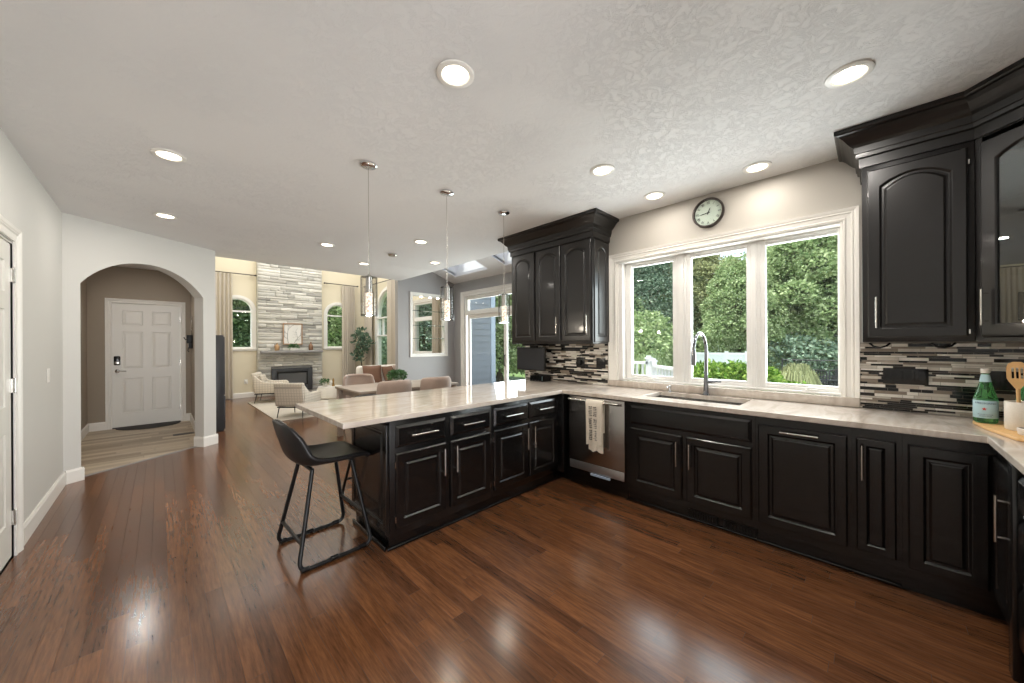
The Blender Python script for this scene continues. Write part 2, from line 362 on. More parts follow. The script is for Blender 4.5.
build(mb, 'oak_boards', M_floor, fl, world=False, kind='structure')
mb = MB(); y = 5.6; 
while y < 8.87:
    x = -.84 - rnd.random()*.8
    while x < .42:
        L = 1.2; poly = [(max(x, -.84), y), (min(x+L-.002, .42), y), (min(x+L-.002, .42), min(y+.118, 8.87)), (max(x, -.84), min(y+.118, 8.87))]
        if poly[1][0] > poly[0][0]:
            poly = clip(poly, .683, -1, -fline(0)-.01)
            if len(poly) > 2: mb.add([(px, py, .001) for px, py in poly], [tuple(range(len(poly)))])
        x += L
    y += .12
build(mb, 'foyer_boards', M_foyer, fl, world=False, kind='structure')
mb = MB()
mb.loft([[(AX.x+AD.x*s_+AN.x*o_, AX.y+AD.y*s_+AN.y*o_, z_) for o_, z_ in ((.10, 0), (.105, .005), (.135, .005), (.14, 0))] for s_ in (.13, 1.34)])
struct(mb, 'trim_1', M_mantel)
# ceilings
mb = MB(); mb.box(-.69, XW+.06, -4, YN-.0, CZ, CZ+.12); mb.box(-.84, -.69, 5.6, YN, CZ, CZ+.12); mb.box(-.84, .57, YN, 8.87, CZ, CZ+.12)
struct(mb, 'ceiling', M_ceil)
# wall over the ceiling edges (bulkheads seen from the higher rooms)
mb = MB(); mb.box(.57, XW+.06, YN-.14, YN, CZ+.12, 5.2); struct(mb, 'wall_bulkhead', M_cream)
mb = MB(); mb.box(XW-.04, XW+.06, 3.3, YN-.14, CZ+.12, 3.4); struct(mb, 'wall_nook_bulkhead', M_blue)
mb = MB(); mb.box(.42, XL+.15, YN-.14, YF+.15, 5.2, 5.3); struct(mb, 'ceiling_living', M_ceil)
# nook sloped ceiling with two skylight shafts
def zs(x): return 2.79+.35*(XN-x)
def slab(mb, x0, x1, y0, y1, t=.06):
    mb.loft([[(x0, y, zs(x0)), (x1, y, zs(x1)), (x1, y, zs(x1)+t), (x0, y, zs(x0)+t)] for y in (y0, y1)])
mb = MB(); SK = [(3.78, 4.665, 5.39, 6.50), (3.78, 4.665, 3.80, 4.91)]
slab(mb, XW+.06, 3.78, 3.2, YN); slab(mb, 4.665, XN+.35, 3.2, YN)
for y0, y1 in ((3.2, 3.80), (4.91, 5.39), (6.50, YN)): slab(mb, 3.78, 4.665, y0, y1)
struct(mb, 'ceiling_nook', M_white if False else M_ceil)
for i, (x0, x1, y0, y1) in enumerate(SK):
    def pt(x, y, h): return (x+.33*h*.94, y, zs(x)+h*.94)
    mb = MB()
    for (a, b_) in (((x0, y0), (x1, y0)), ((x1, y0), (x1, y1)), ((x1, y1), (x0, y1)), ((x0, y1), (x0, y0))):
        dx = .03*(1 if b_[1] > a[1] and a[0] == x1 else -1 if a[0] == x0 and b_[0] == x0 else 0); dy = .03*(-1 if a[1] == b_[1] == y0 else 1 if a[1] == b_[1] == y1 else 0)
        mb.loft([[pt(a[0], a[1], .03), pt(b_[0], b_[1], .03), pt(b_[0], b_[1], .32), pt(a[0], a[1], .32)], [tuple(Vector(q)+Vector((dx, dy, 0))) for q in (pt(a[0], a[1], .03), pt(b_[0], b_[1], .03), pt(b_[0], b_[1], .32), pt(a[0], a[1], .32))]])
    f = struct(mb, 'window_%d' % (6+i), M_white)
    g = MB(); g.add([pt(x0, y0, .3), pt(x1, y0, .3), pt(x1, y1, .3), pt(x0, y1, .3)], [(0, 1, 2, 3)]); build(g, 'pane', M_skyglass, f, kind='structure')
# generic wall along Y (x = const) with rectangular / arched holes
def arc_hole(c, r, zspr, z0, n=20):
    return [(c-r, z0), (c+r, z0)]+[(c+r*math.cos(math.pi*i/n), zspr+r*math.sin(math.pi*i/n)) for i in range(n+1)]
def wall_poly(name, outer, holes, M, thick, m):
    """outer / holes in (a, z); extruded thick along local b"""
    bm = bmesh.new()
    def ring(pts):
        vs = [bm.verts.new((a, 0, z)) for a, z in pts]; return [bm.edges.new((vs[i], vs[(i+1) % len(vs)])) for i in range(len(vs))]
    es = ring(outer)
    for h in holes: es += ring(h)
    bmesh.ops.triangle_fill(bm, edges=es, use_beauty=True)
    for f in list(bm.faces):
        c = f.calc_center_median()
        for h in holes:
            inside = False; j = len(h)-1
            for i in range(len(h)):
                if (h[i][1] > c.z) != (h[j][1] > c.z) and c.x < (h[j][0]-h[i][0])*(c.z-h[i][1])/(h[j][1]-h[i][1])+h[i][0]: inside = not inside
                j = i
            if inside: bm.faces.remove(f); break
    r = bmesh.ops.extrude_face_region(bm, geom=bm.faces[:])
    bmesh.ops.translate(bm, verts=[v for v in r['geom'] if isinstance(v, bmesh.types.BMVert)], vec=(0, thick, 0))
    bmesh.ops.transform(bm, matrix=M, verts=bm.verts); bmesh.ops.recalc_face_normals(bm, faces=bm.faces)
    me = bpy.data.meshes.new(name); bm.to_mesh(me); bm.free()
    return link(name, me, m, None, 'structure')
def rect(a0, a1, z0, z1): return [(a0, z0), (a1, z0), (a1, z1), (a0, z1)]
MY = lambda x: frame((x, 0, 0), (0, 1, 0), (1, 0, 0))       # a = world y, b = world +x
MX = lambda y: frame((0, y, 0), (1, 0, 0), (0, 1, 0))       # a = world x, b = world +y
wall_poly('wall_right', rect(-1.2, 3.3, 0, CZ), [rect(.155, 1.945, .914, 2.245)], MY(XW), .16, M_wallwarm)
wall_poly('wall_left', rect(-4, 5.65, 0, CZ), [rect(3.135, 3.955, 0, 2.055)], frame((-.685, 0, 0), (0, 1, 0), (-1, 0, 0)), .12, M_wall)
mb = MB(); mb.box(.9, XW+.16, -1.2, -1.06, 0, CZ); mb.box(.78, .9, -4, -1.06, 0, CZ); struct(mb, 'wall_behind_cabinets', M_wallwarm)
wall_poly('wall_front', rect(-.8, .9, 0, CZ), [rect(-.62, .76, .25, 2.45)], frame((0, -4, 0), (1, 0, 0), (0, -1, 0)), .1, M_wall)
# arch wall
arch = [(1.342, 0), (1.342, 2.025)]; cx_, hw, rz_, R_ = .7355, .6065, 2.343, .735
for i in range(1, 24):
    s_ = cx_+hw-2*hw*i/24; arch.append((s_, rz_-R_+math.sqrt(R_**2-(s_-cx_)**2)))
arch += [(.129, 2.025), (.129, 0)]
bm = bmesh.new(); outer = [(-.0, 0), (.129, 0)]+arch[::-1][1:-1]+[(1.342, 0), (AL, 0), (AL, CZ), (0, CZ)]
MA = Matrix(((AD.x, AN.x, 0, AX.x), (AD.y, AN.y, 0, AX.y), (0, 0, 1, 0), (0, 0, 0, 1)))
mb = MB(MA)
n_ = len(arch)
up_pts = []
for (s_, z_) in arch: up_pts.append((s_, z_))
vs = []; fs = []
cols = [(AL, 0, CZ), (1.342, 0, CZ)]
# piers
mb.box(1.342, AL, 0, .15, 0, CZ); mb.box(0, .129, 0, .15, 0, CZ)
mb.loft([[(s_, 0, z_), (s_, .15, z_), (s_, .15, CZ), (s_, 0, CZ)] for s_, z_ in arch[1:-1]], True, True)
bm.free()
o_ = struct(mb, 'wall_entry', M_wall)
# foyer
mb = MB(); mb.box(-.95, -.83, 5.75, 8.99, 0, CZ); mb.box(-.95, -.83, 5.50, 5.7499, 0, CZ); mb.box(-.8299, -.76, 5.66, 5.76, 0, CZ); struct(mb, 'wall_foyer_left', M_taupe)
mb = MB(); mb.box(.42, .57, 6.62, YF, 0, 5.2); struct(mb, 'wall_living_left', M_cream)
mb = MB(); mb.box(.408, .4195, 6.62, 8.869, 0, CZ); struct(mb, 'wall_foyer_right', M_taupe)
wall_poly('wall_foyer_back', rect(-.95, .42, 0, CZ), [rect(-.578, .277, 0, 2.11)], MX(8.87), .12, M_taupe)
# nook walls
SY0, SY1, SZ0, SZ1 = 4.02, 6.50, 2.07, 2.46
wall_poly('wall_nook_right', rect(3.2, 7.02, 0, 2.79), [rect(SY0, 6.50, 0, 2.45)], MY(XN), .14, M_blue)
mb = MB(); mb.box(XW+.16, XN, 3.2, 3.3, 0, 3.4); struct(mb, 'wall_nook_front', M_blue)
wall_poly('wall_nook_back', [(XW, 0), (XN, 0), (XN, 3.45), (XW, 3.45)], [rect(3.83, 4.65, 1.17, 2.44)], MX(YN), .12, M_blue)
# living walls
WL, WR = (1.45, .37), (3.93, .37)
wall_poly('wall_living_back', rect(.42, XL+.15, 0, 5.2), [arc_hole(WL[0], .33, 2.30, 1.30), arc_hole(WR[0], .33, 2.30, 1.30)], MX(YF), .15, M_cream)
wall_poly('wall_living_right', rect(7.03, YF, 0, 5.2), [arc_hole(10.03, .82, 2.2, .35), rect(7.60, 8.58, 1.16, 2.46)], MY(XL), .15, M_cream)
# baseboards
def baseboard(name, pts, h=.135, t=.016, side=1):
    mb = MB()
    for i in range(len(pts)-1):
        a, b = Vector(pts[i]), Vector(pts[i+1]); d = (b-a).normalized(); n = Vector((-d.y, d.x))*side
        prof = [(0, 0), (t, 0), (t, h-.02), (t*.6, h-.008), (t*.5, h), (0, h)]
        mb.loft([[(p.x+n.x*q, p.y+n.y*q, .001+z) for q, z in prof] for p in (a, b)])
    return struct(mb, name, M_white)
g_ = .0005
baseboard('baseboard_left', [(-.685+g_, 4.125), (-.685+g_, 5.645)], side=-1)
def AP(s_, o_=0): return (AX.x+AD.x*s_+AN.x*o_, AX.y+AD.y*s_+AN.y*o_)
baseboard('baseboard_entry', [AP(0.012, -g_), AP(.129+.016, -g_)], side=-1)
baseboard('baseboard_jamb', [AP(.129+g_, -.016), AP(.129+g_, .15)], side=-1)
baseboard('baseboard_pier', [AP(1.342-.016, -g_), AP(AL+.016, -g_)], side=-1)
baseboard('baseboard_pier_jamb', [AP(1.342-g_, -.016), AP(1.342-g_, .15)], side=1)
baseboard('baseboard_pier_end', [AP(AL+g_, -.016), AP(AL+g_, .15)], side=-1)
baseboard('baseboard_foyer_back', [(-.828, 8.869), (-.63, 8.869)], side=-1)
baseboard('baseboard_foyer_back', [(.335, 8.869), (.407, 8.869)], side=-1)
baseboard('baseboard_foyer_left', [(-.829, 5.9), (-.829, 8.85)], side=-1)
baseboard('baseboard_foyer_right', [(.407, 6.72), (.407, 8.85)], side=1)
baseboard('baseboard_living_back', [(.575, YF-g_), (1.84, YF-g_)], side=-1)
baseboard('baseboard_living_back', [(3.46, YF-g_), (XL-.01, YF-g_)], side=-1)
baseboard('baseboard_living_right', [(XL-g_, 7.1), (XL-g_, YF-.02)], side=1)
baseboard('baseboard_nook_back', [(XW+.0, YN-g_), (XN-.01, YN-g_)], side=-1)

# ------------------------------------------------------------------ casings, windows, doors
def casing(mb, a0, a1, z0, z1, wd=.085, t=.02, bottom=False, floor=False):
    """stepped moulding round an opening, in frame coordinates; b<0 is into the room"""
    prof = [(0, 0), (0, t*.55), (.012, t*.7), (.02, t*.45), (wd*.5, t*.6), (wd*.62, t*.95), (wd*.7, t*.75), (wd-.018, t*1.0), (wd, t*1.25), (wd, 0)]
    path = [(a0, z0, -1, 0 if floor else -1), (a0, z1, -1, 1), (a1, z1, 1, 1), (a1, z0, 1, 0 if floor else -1)]
    if bottom: path.append(path[0])
    loops = []
    for (a, z, da, dz) in path: loops.append([(a+da*q, -b, z+dz*q) for q, b in prof])
    if not bottom and not floor:
        loops[0] = [(a0-q, -b, z0) for q, b in prof]; loops[-1] = [(a1+q, -b, z0) for q, b in prof]
    for i in range(len(loops)-1): mb.loft([loops[i], loops[i+1]], not bottom, not bottom)
    return mb
def sash(mb, a0, a1, z0, z1, b0, b1, w_=.045):
    for r in ((a0, a0+w_, z0, z1), (a1-w_, a1, z0, z1), (a0+w_, a1-w_, z0, z0+w_), (a0+w_, a1-w_, z1-w_, z1)): mb.box(r[0], r[1], b0, b1, r[2], r[3])
    return mb
# kitchen triple window
M1 = MY(XW-.0005)
mb = MB(M1); casing(mb, .155, 1.945, .982, 2.245)
win = struct(mb, 'window_1', M_white)
mb = MB(M1); t_ = .014
mb.box(1.945-t_, 1.945, .002, .15, .982, 2.245); mb.box(.155, .155+t_, .002, .15, .982, 2.245); mb.box(.155+t_, 1.945-t_, .002, .15, 2.245-t_, 2.245)
build(mb, 'jamb_lining', M_white, win, kind='structure')
mb = MB(M1)
for y0, y1 in ((1.254, 1.352), (.667, .733)):
    mb.box(y0, y1, .085, .15, .982, 2.230); mb.box(y0+.025, y1-.025, .070, .085, .982, 2.230)
build(mb, 'mullion', M_winw, win, kind='structure', bevel=.003)
mb = MB(M1); mb.box(.17, 1.93, .045, .15, .982, .998); build(mb, 'window_stool', M_winw, win, kind='structure', bevel=.003)
for (y0, y1, p0, p1) in ((1.3525, 1.93, 1.387, 1.822), (.7335, 1.2535, .768, 1.219), (.17, .6665, .187, .632)):
    mb = MB(M1); zb, zt = 1.043, 2.187
    mb.box(y0, p0, .09, .145, .999, 2.229); mb.box(p1, y1, .09, .145, .999, 2.229); mb.box(p0, p1, .09, .145, .999, zb-.018); mb.box(p0, p1, .09, .145, zt+.018, 2.229)
    mb.box(p0, p1, .10, .14, zb-.018, zb); mb.box(p0, p1, .10, .14, zt, zt+.018)
    if p1 > 1.5: mb.box(1.885, 1.93, .02, .09, .999, 2.229)
    s = build(mb, 'window_sash', M_winw, win, kind='structure', bevel=.002)
    g = MB(M1); g.box(p0+.0005, p1-.0005, .120, .124, zb+.0005, zt-.0005); build(g, 'pane', M_glass, s, kind='structure')
for yc in (1.60, .34):
    mb = MB(M1); mb.box(yc-.035, yc+.035, .05, .068, 1.0, 1.014); mb.tube([(yc+.02, .058, 1.015), (yc+.015, .045, 1.028), (yc-.075, .045, 1.022)], .006, 8)
    build(mb, 'window_crank', M_winw, win, smooth=True, kind='structure')
# stone sill upstand
mb = MB(); mb.box(XW-.02, XW+.04, .07, 2.045, .9155, .981)
tag(build(mb, 'stone_upstand', M_counter, None, bevel=.003), 'long veined stone ledge under the kitchen window, behind the sink', 'ledge')
# six-panel door leaf in frame coords: a across, b outwards (towards viewer negative), c up
def panel_relief(mb, a0, a1, z0, z1, b, d=.008, st=.012, fl_=.03):
    def lp(i, bb): return [(a0+i, bb, z0+i), (a1-i, bb, z0+i), (a1-i, bb, z1-i), (a0+i, bb, z1-i)]
    mb.loft([lp(0, b), lp(st*.5, b+d), lp(st, b+d), lp(st+fl_, b+.002)], False, True)
def six_panel(mb, a0, a1, z0, z1, b=0.0, t=.04):
    W2 = a1-a0; st = .115*W2/.84+.005; mid = .11; H = z1-z0
    xs = [a0, a0+st, (a0+a1)/2-mid/2, (a0+a1)/2+mid/2, a1-st, a1]
    zz = [z0, z0+.23, z0+.81, z0+.98, z0+1.60, z0+1.71, z1-.12, z1]
    mb.box(a0, a1, b+.0085, b+t, z0, z1)
    for k in (0, 2, 4): mb.box(xs[k], xs[k+1], b, b+.0085, z0, z1)
    for k in (0, 2, 4, 6):
        for j in (1, 3): mb.box(xs[j], xs[j+1], b, b+.0085, zz[k], zz[k+1])
    for k in (1, 3, 5):
        for j in (1, 3): panel_relief(mb, xs[j], xs[j+1], zz[k], zz[k+1], b)
# left wall door
ML = frame((-.685, 0, 0), (0, 1, 0), (-1, 0, 0))
mb = MB(ML); casing(mb, 3.125, 3.965, 0, 2.065, .085, .02, floor=True)
mb.box(3.955, 3.966, .0, .1, 0, 2.06); mb.box(3.124, 3.134, .0, .1, 0, 2.06); mb.box(3.134, 3.955, .0, .1, 2.047, 2.06)
d1 = struct(mb, 'door_1', M_white)
mb = MB(ML); six_panel(mb, 3.14, 3.95, .012, 2.04, .006); build(mb, 'door_leaf', M_doorw, d1, kind='structure')
for z in (.26, 1.12, 1.84):
    mb = MB(ML); mb.box(3.942, 3.962, -.003, .006, z-.045, z+.045); mb.lathe([(.006, z-.05), (.007, z-.047), (.007, z+.047), (.006, z+.05)], (3.952, -.007, 0), 10)
    build(mb, 'door_hinge', M_nickel, d1, kind='structure')
# entry door
ME = MX(8.87)
mb = MB(ME); casing(mb, -.568, .267, 0, 2.10, .07, .02, floor=True)
mb.box(-.577, -.566, 0, .11, 0, 2.11); mb.box(.265, .276, 0, .11, 0, 2.11); mb.box(-.566, .265, 0, .11, 2.098, 2.109)
d2 = struct(mb, 'door_2', M_white)
mb = MB(ME); six_panel(mb, -.564, .263, .02, 2.095, .008); build(mb, 'door_leaf', M_doorw, d2, kind='structure')
mb = MB(ME); mb.box(-.565, .264, -.005, .1, .0015, .018); build(mb, 'door_threshold', M_bronze, d2, kind='structure')
for z in (.26, 1.08, 1.85):
    mb = MB(ME); mb.box(.258, .272, -.004, .007, z-.05, z+.05); mb.lathe([(.006, z-.05), (.006, z+.05)], (.266, -.007, 0), 10); build(mb, 'door_hinge', M_nickel, d2, kind='structure')
mb = MB(ME); mb.box(-.545, -.47, -.016, .008, 1.06, 1.21); lk = build(mb, 'keypad_lock', M_blkplastic, d2, kind='structure', bevel=.012)
mb = MB(ME); mb.box(-.535, -.48, -.019, -.0165, 1.075, 1.12); build(mb, 'lock_face', M_nickel, lk, kind='structure', bevel=.004)
mb = MB(ME); mb.lathe([(.03, .008), (.03, -.006), (.012, -.01), (.012, -.05), (.001, -.052)], (-.505, 0, .96), 20, 'y'); mb.tube([(-.505, -.045, .96), (-.46, -.048, .962), (-.40, -.045, .955)], [.011, .009, .007], 8)
build(mb, 'door_lever', M_chrome, d2, kind='structure', smooth=True)
# half-moon mat, floor vent
mb = MB(); pts = [(-.52+.0, 8.845)]+[(-.13-.40*math.cos(math.pi*i/24), 8.845-.36*math.sin(math.pi*i/24)) for i in range(1, 24)]+[(.27, 8.845)]
mb.prism(pts, .0015, .012); tag(build(mb, 'door_mat', mat('mat_charcoal', (62, 60, 58), .95, noise=(50, .2)), bevel=.003), 'dark half-moon mat lying at the foot of the white entry door', 'mat')
t = thing('floor_register', 'dark metal vent set in the pale foyer boards near the arch', 'vent', (.22, 7.62, .001))
mb = MB(); mb.box(.14, .38, 7.50, 7.64, .0022, .006); build(mb, 'vent_plate', M_bronze, t)
mb = MB(); [mb.box(.155+i*.021, .168+i*.021, 7.515, 7.625, .0062, .008) for i in range(10)]; build(mb, 'vent_slats', M_blkmetal, t)
# key rack on the foyer wall
t = thing('wall_key_rack', 'small black wall rack with a silver scroll top beside the entry door', 'wall rack', (.407, 8.35, 1.4))
mb = MB(); mb.box(.33, .405, 8.22, 8.42, 1.42, 1.56); mb.box(.355, .405, 8.24, 8.40, 1.33, 1.42); build(mb, 'rack_box', M_blkmetal, t, bevel=.006)
mb = MB(); mb.tube([(.35, 8.20, 1.50), (.31, 8.19, 1.48), (.29, 8.19, 1.52)], .008, 6); build(mb, 'hook', M_blkmetal, t, smooth=True); mb = MB(); mb.tube([(.35, 8.30, 1.35), (.345, 8.30, 1.29), (.36, 8.30, 1.27)], .007, 6); build(mb, 'hook', M_blkmetal, t, smooth=True)
mb = MB()
for k in range(3): mb.tube([(.395, 8.32+.045*math.cos(a_*.5236+k), 1.62+k*.09+.05*math.sin(a_*.5236)) for a_ in range(12)], .007, 6, True)
mb.tube([(.398, 8.25, 1.56), (.398, 8.24, 1.75), (.398, 8.32, 1.88), (.398, 8.40, 1.75), (.398, 8.39, 1.56)], .008, 6); build(mb, 'scrollwork', M_nickel, t, smooth=True)
# light switch on left wall
t = thing('light_switch', 'white rocker light switch on the grey wall left of the arch', 'switch', (-.685, 5.0, 1.13))
mb = MB(); mb.box(-.6845, -.679, 4.945, 5.03, 1.065, 1.185); build(mb, 'switch_plate', M_white, t, bevel=.002)
mb = MB(); mb.box(-.6788, -.675, 4.97, 5.005, 1.09, 1.16); build(mb, 'switch_rocker', M_doorw, t, bevel=.001)

# nook sliding door with transom
M5 = MY(XN-.0005)
mb = MB(M5); casing(mb, SY0, 6.50, 0, 2.45, .11, .024, floor=True)
d3 = struct(mb, 'door_3', M_white)
mb = MB(M5)
mb.box(SY0+.001, SY0+.035, .005, .13, 0, 2.449); mb.box(6.465, 6.499, .005, .13, 0, 2.449); mb.box(SY0+.035, 6.465, .005, .13, 2.415, 2.449); mb.box(SY0+.035, 6.465, -.012, .13, 2.03, 2.10); mb.box(SY0+.035, 6.465, .005, .13, 0, .03)
build(mb, 'door_frame', M_white, d3, kind='structure', bevel=.003)
for (y0, y1, b0) in ((5.16, 6.42, .03), (4.06, 5.27, .07)):
    mb = MB(M5); sash(mb, y0, y1, .032, 2.028, b0, b0+.035, .08); s = build(mb, 'sliding_panel', M_white, d3, kind='structure', bevel=.003)
    g = MB(M5); g.box(y0+.07, y1-.07, b0+.015, b0+.019, .1, 1.96); build(g, 'pane', M_glass, s, kind='structure')
mb = MB(M5); mb.tube([(5.20, .03, .94), (5.20, .0, .95), (5.20, -.005, 1.05), (5.20, .0, 1.15), (5.20, .03, 1.16)], .011, 8); build(mb, 'door_handle', M_blkmetal, d3, smooth=True, kind='structure')
for (y0, y1) in ((5.27, 6.46), (4.06, 5.24)):
    mb = MB(M5); sash(mb, y0, y1, 2.102, 2.413, .03, .08, .035); s = build(mb, 'transom', M_white, d3, kind='structure')
    g = MB(M5); g.box(y0+.03, y1-.03, .05, .054, 2.13, 2.385); build(g, 'pane', M_glass, s, kind='structure')
# pass-through niche with glass shelves
M6 = MX(YN-.0005)
mb = MB(M6); casing(mb, 3.83, 4.65, 1.17, 2.44, .058, .02, bottom=True)
mb.box(3.831, 3.842, .002, .12, 1.171, 2.439); mb.box(4.638, 4.649, .002, .12, 1.171, 2.439); mb.box(3.842, 4.638, .002, .12, 2.428, 2.439); mb.box(3.842, 4.638, .002, .12, 1.171, 1.182)
w4 = struct(mb, 'window_4', M_white)
for z in (1.505, 1.79, 2.11):
    mb = MB(M6); mb.box(3.8425, 4.6375, .01, .11, z, z+.008); s = build(mb, 'glass_shelf', M_shelfglass, None); tag(s, {1.505: 'lowest of the three glass shelves across the wall opening', 1.79: 'middle glass shelf across the wall opening', 2.11: 'topmost glass shelf across the wall opening'}[z], 'shelf', 'glass shelves in the wall opening')
for xx in (4.08, 4.30, 4.5):  # glowing discs stand in for ceiling lights reflected in the opening
    mb = MB(M6); mb.lathe([(.03, 2.427), (.03, 2.412), (.026, 2.410)], (xx, .06, 0), 16); o = build(mb, 'glow_disc', M_lens, None, smooth=True)
    tag(o, 'small round glowing disc for a reflected ceiling light, under the head of the wall opening', 'light', 'glowing discs over the glass shelves')
# living windows
def arched_frame(mb, c, r, zs_, z0, b0, b1, w_, bars=(), n=20):
    def lp(rr, zz, b): return [(c-rr, b, zz), (c-rr, b, zs_)]+[(c-rr*math.cos(math.pi*i/n), b, zs_+rr*math.sin(math.pi*i/n)) for i in range(1, n)]+[(c+rr, b, zs_), (c+rr, b, zz)]
    o0, i0, o1, i1 = lp(r, z0, b0), lp(r-w_, z0+w_, b0), lp(r, z0, b1), lp(r-w_, z0+w_, b1)
    mb.loft([o0, i0, i1, o1, o0], False, False)
    for z in bars: mb.box(c-r+w_*.9, c+r-w_*.9, b0, b1, z-.02, z+.02)
def arched_window(name, M, c, r, zs_, z0, bars, verticals=(), casw=.07, stool=True):
    mb = MB(M); arched_frame(mb, c, r+casw, zs_, z0-casw, -.02, -.001, casw+.005)
    if stool: mb.box(c-r-casw-.03, c+r+casw+.03, -.05, 0, z0-.03, z0)
    wv = struct(mb, name, M_white)
    mb = MB(M); arched_frame(mb, c, r-.002, zs_, z0+.002, .005, .13, .035, bars)
    for v, za, zb in verticals: mb.box(v-.018, v+.018, .03, .1, za, zb)
    build(mb, 'window_frame', M_winw, wv, kind='structure')
    g = MB(M); n = 20; g.loft([[(c-r+.01, b, z0+.01)]+[(c-(r-.01)*math.cos(math.pi*i/n), b, zs_+(r-.01)*math.sin(math.pi*i/n)) for i in range(n+1)]+[(c+r-.01, b, z0+.01)] for b in (.06, .064)])
    build(g, 'pane', M_glass, wv, kind='structure'); return wv
arched_window('window_2', MX(YF), WL[0], .33, 2.30, 1.30, (2.28,))
arched_window('window_3', MX(YF), WR[0], .33, 2.30, 1.30, (2.28,))
arched_window('window_5', MY(XL), 10.03, .82, 2.2, .35, (2.20, 1.66), ((10.03, .38, 2.2), (10.5, 1.66, 2.2)), .09, False)
M7 = MY(XL); mb = MB(M7); casing(mb, 7.60, 8.58, 1.16, 2.46, .08, .02, bottom=True); w8 = struct(mb, 'window_8', M_white)
mb = MB(M7); sash(mb, 7.602, 8.578, 1.162, 2.458, .01, .12, .045); mb.box(7.647, 8.533, .0, .12, 1.99, 2.09); build(mb, 'window_frame', M_winw, w8, kind='structure')
g = MB(M7); g.box(7.64, 8.54, .06, .064, 1.2, 2.42); build(g, 'pane', M_glass, w8, kind='structure')

# ================================================================== KITCHEN
# raised-panel door, frame coords: a across, b outward, c up. b=0 is the carcass face
def panel_loops(a0, a1, z0, z1, arch, n=14):
    def lp(i, b, ah):
        x0, x1, y0, y1 = a0+i, a1-i, z0+i, z1-i
        if not arch: return [(x0, b, y0), (x1, b, y0), (x1, b, y1), (x0, b, y1)]
        pts = [(x0, b, y0), (x1, b, y0)]
        sh = 0
        pts.append((x1, b, y1-ah)); 
        for k in range(n+1):
            t = k/n; xx = (x1-sh)+(x0-x1+2*sh)*t; pts.append((xx, b, y1-ah+ah*(1-(2*t-1)**2)))
        pts.append((x0, b, y1-ah)); return pts
    return lp
def rp_door(name, a0, a1, z0, z1, M, m, parent, t=.02, st=.055, arch=0, glass=False, edge=None):
    mb = MB(M); lp = panel_loops(a0, a1, z0, z1, bool(arch))
    st = min(st, (a1-a0)*.27, (z1-z0)*.27)
    L = [lp(0, .0005, 0), lp(0, t-.007, 0), lp(.002, t-.0055, 0), lp(.0075, t, 0)]
    if name in ('drawer', 'false_front'):
        mb.loft([lp(0, .0005, 0), lp(0, t-.013, 0), lp(.003, t-.011, 0), lp(.017, t-.002, 0), lp(.019, t, 0)], True, True); return build(mb, name, m, parent)
    if glass:
        L += [lp(st, t, arch), lp(st+.006, t-.005, arch), lp(st+.006, .0005, arch)]
        mb.loft(L+[L[0]], False, False)
        d = build(mb, name, m, parent, bevel=0)
        g = MB(M); g.loft([lp(st+.001, .006, arch), lp(st+.001, .009, arch)]); build(g, 'door_glass', M_cabglass, d); return d
    r2 = min(.030, (min(a1-a0, z1-z0)/2-st-.01)*.5)
    L += [lp(st-.002, t, arch), lp(st, t-.001, arch), lp(st+.008, t-.010, arch), lp(st+.011, t-.0105, arch), lp(st+r2-.010, t-.0095, arch), lp(st+r2, t-.0015, arch), lp(st+r2+.002, t-.001, arch)]
    mb.loft(L, True, True); return build(mb, name, m, parent)
def bar_pull(p0, p1, n, parent, off=.034, r=.0064, inset=.022):
    """p0, p1 ends on the door face, n = outward unit vector"""
    p0, p1, n = Vector(p0), Vector(p1), Vector(n); d = (p1-p0).normalized(); mb = MB()
    mb.tube([p0+n*off, p1+n*off], r, 10)
    for q in (p0+d*inset, p1-d*inset): mb.tube([q, q+n*off], r*.75, 8)
    return build(mb, 'handle', M_nickel, parent, smooth=True)
MW = lambda x: frame((x, 0, 0), (0, 1, 0), (-1, 0, 0))       # window-run fronts: a = world y, b = towards room (-x)
MP = lambda y: frame((0, y, 0), (1, 0, 0), (0, -1, 0))       # peninsula fronts: a = world x, b = -y
MR = lambda y: frame((0, y, 0), (1, 0, 0), (0, 1, 0))        # right-hand run fronts: b = +y
TK, CH = .105, .8775
# ---- peninsula base cabinets
FY = 2.225
def pen_cab(label, x0, x1, doors, drawers):
    t = thing('base_cabinet', label, 'cabinet', ((x0+x1)/2, FY+.3, 0))
    mb = MB(); mb.box(x0, x1, FY, 2.845, TK, CH); build(mb, 'carcass', M_black, t, bevel=.002)
    mb = MB(); mb.box(x0+(.015 if x0 < 1.2 else 0), x1, FY+.05, 2.83, 0.001, TK-.0005); build(mb, 'toe_kick', M_black, t)
    mb = MB(); mb.box(x0+(.0 if x0 < 1.2 else 0), x1, FY+.036, FY+.0495, .001, .022); build(mb, 'kick_moulding', M_black, t, bevel=.006)
    for (a, b_, hs) in doors:
        d = rp_door('door', a, b_, .160, .655, MP(FY), M_black, t)
        hx = b_-.032 if hs > 0 else a+.032
        bar_pull((hx, FY-.02, .43), (hx, FY-.02, .62), (0, -1, 0), d)
        for z in (.22, .58):
            hh = MB(MP(FY)); hx2 = a-.004 if hs > 0 else b_+.004; hh.box(hx2-.003, hx2+.003, .0005, .016, z-.02, z+.02); build(hh, 'hinge', M_nickel, d)
    for (a, b_) in drawers:
        d = rp_door('drawer', a, b_, .690, .838, MP(FY), M_black, t, st=.028); c = (a+b_)/2
        bar_pull((c-.10, FY-.02, .764), (c+.10, FY-.02, .764), (0, -1, 0), d)
    return t
pc1 = pen_cab('black two-door two-drawer base cabinet at the free end of the peninsula', 1.066, 1.945, [(1.103, 1.493, 1), (1.537, 1.923, -1)], [(1.103, 1.493), (1.537, 1.923)])
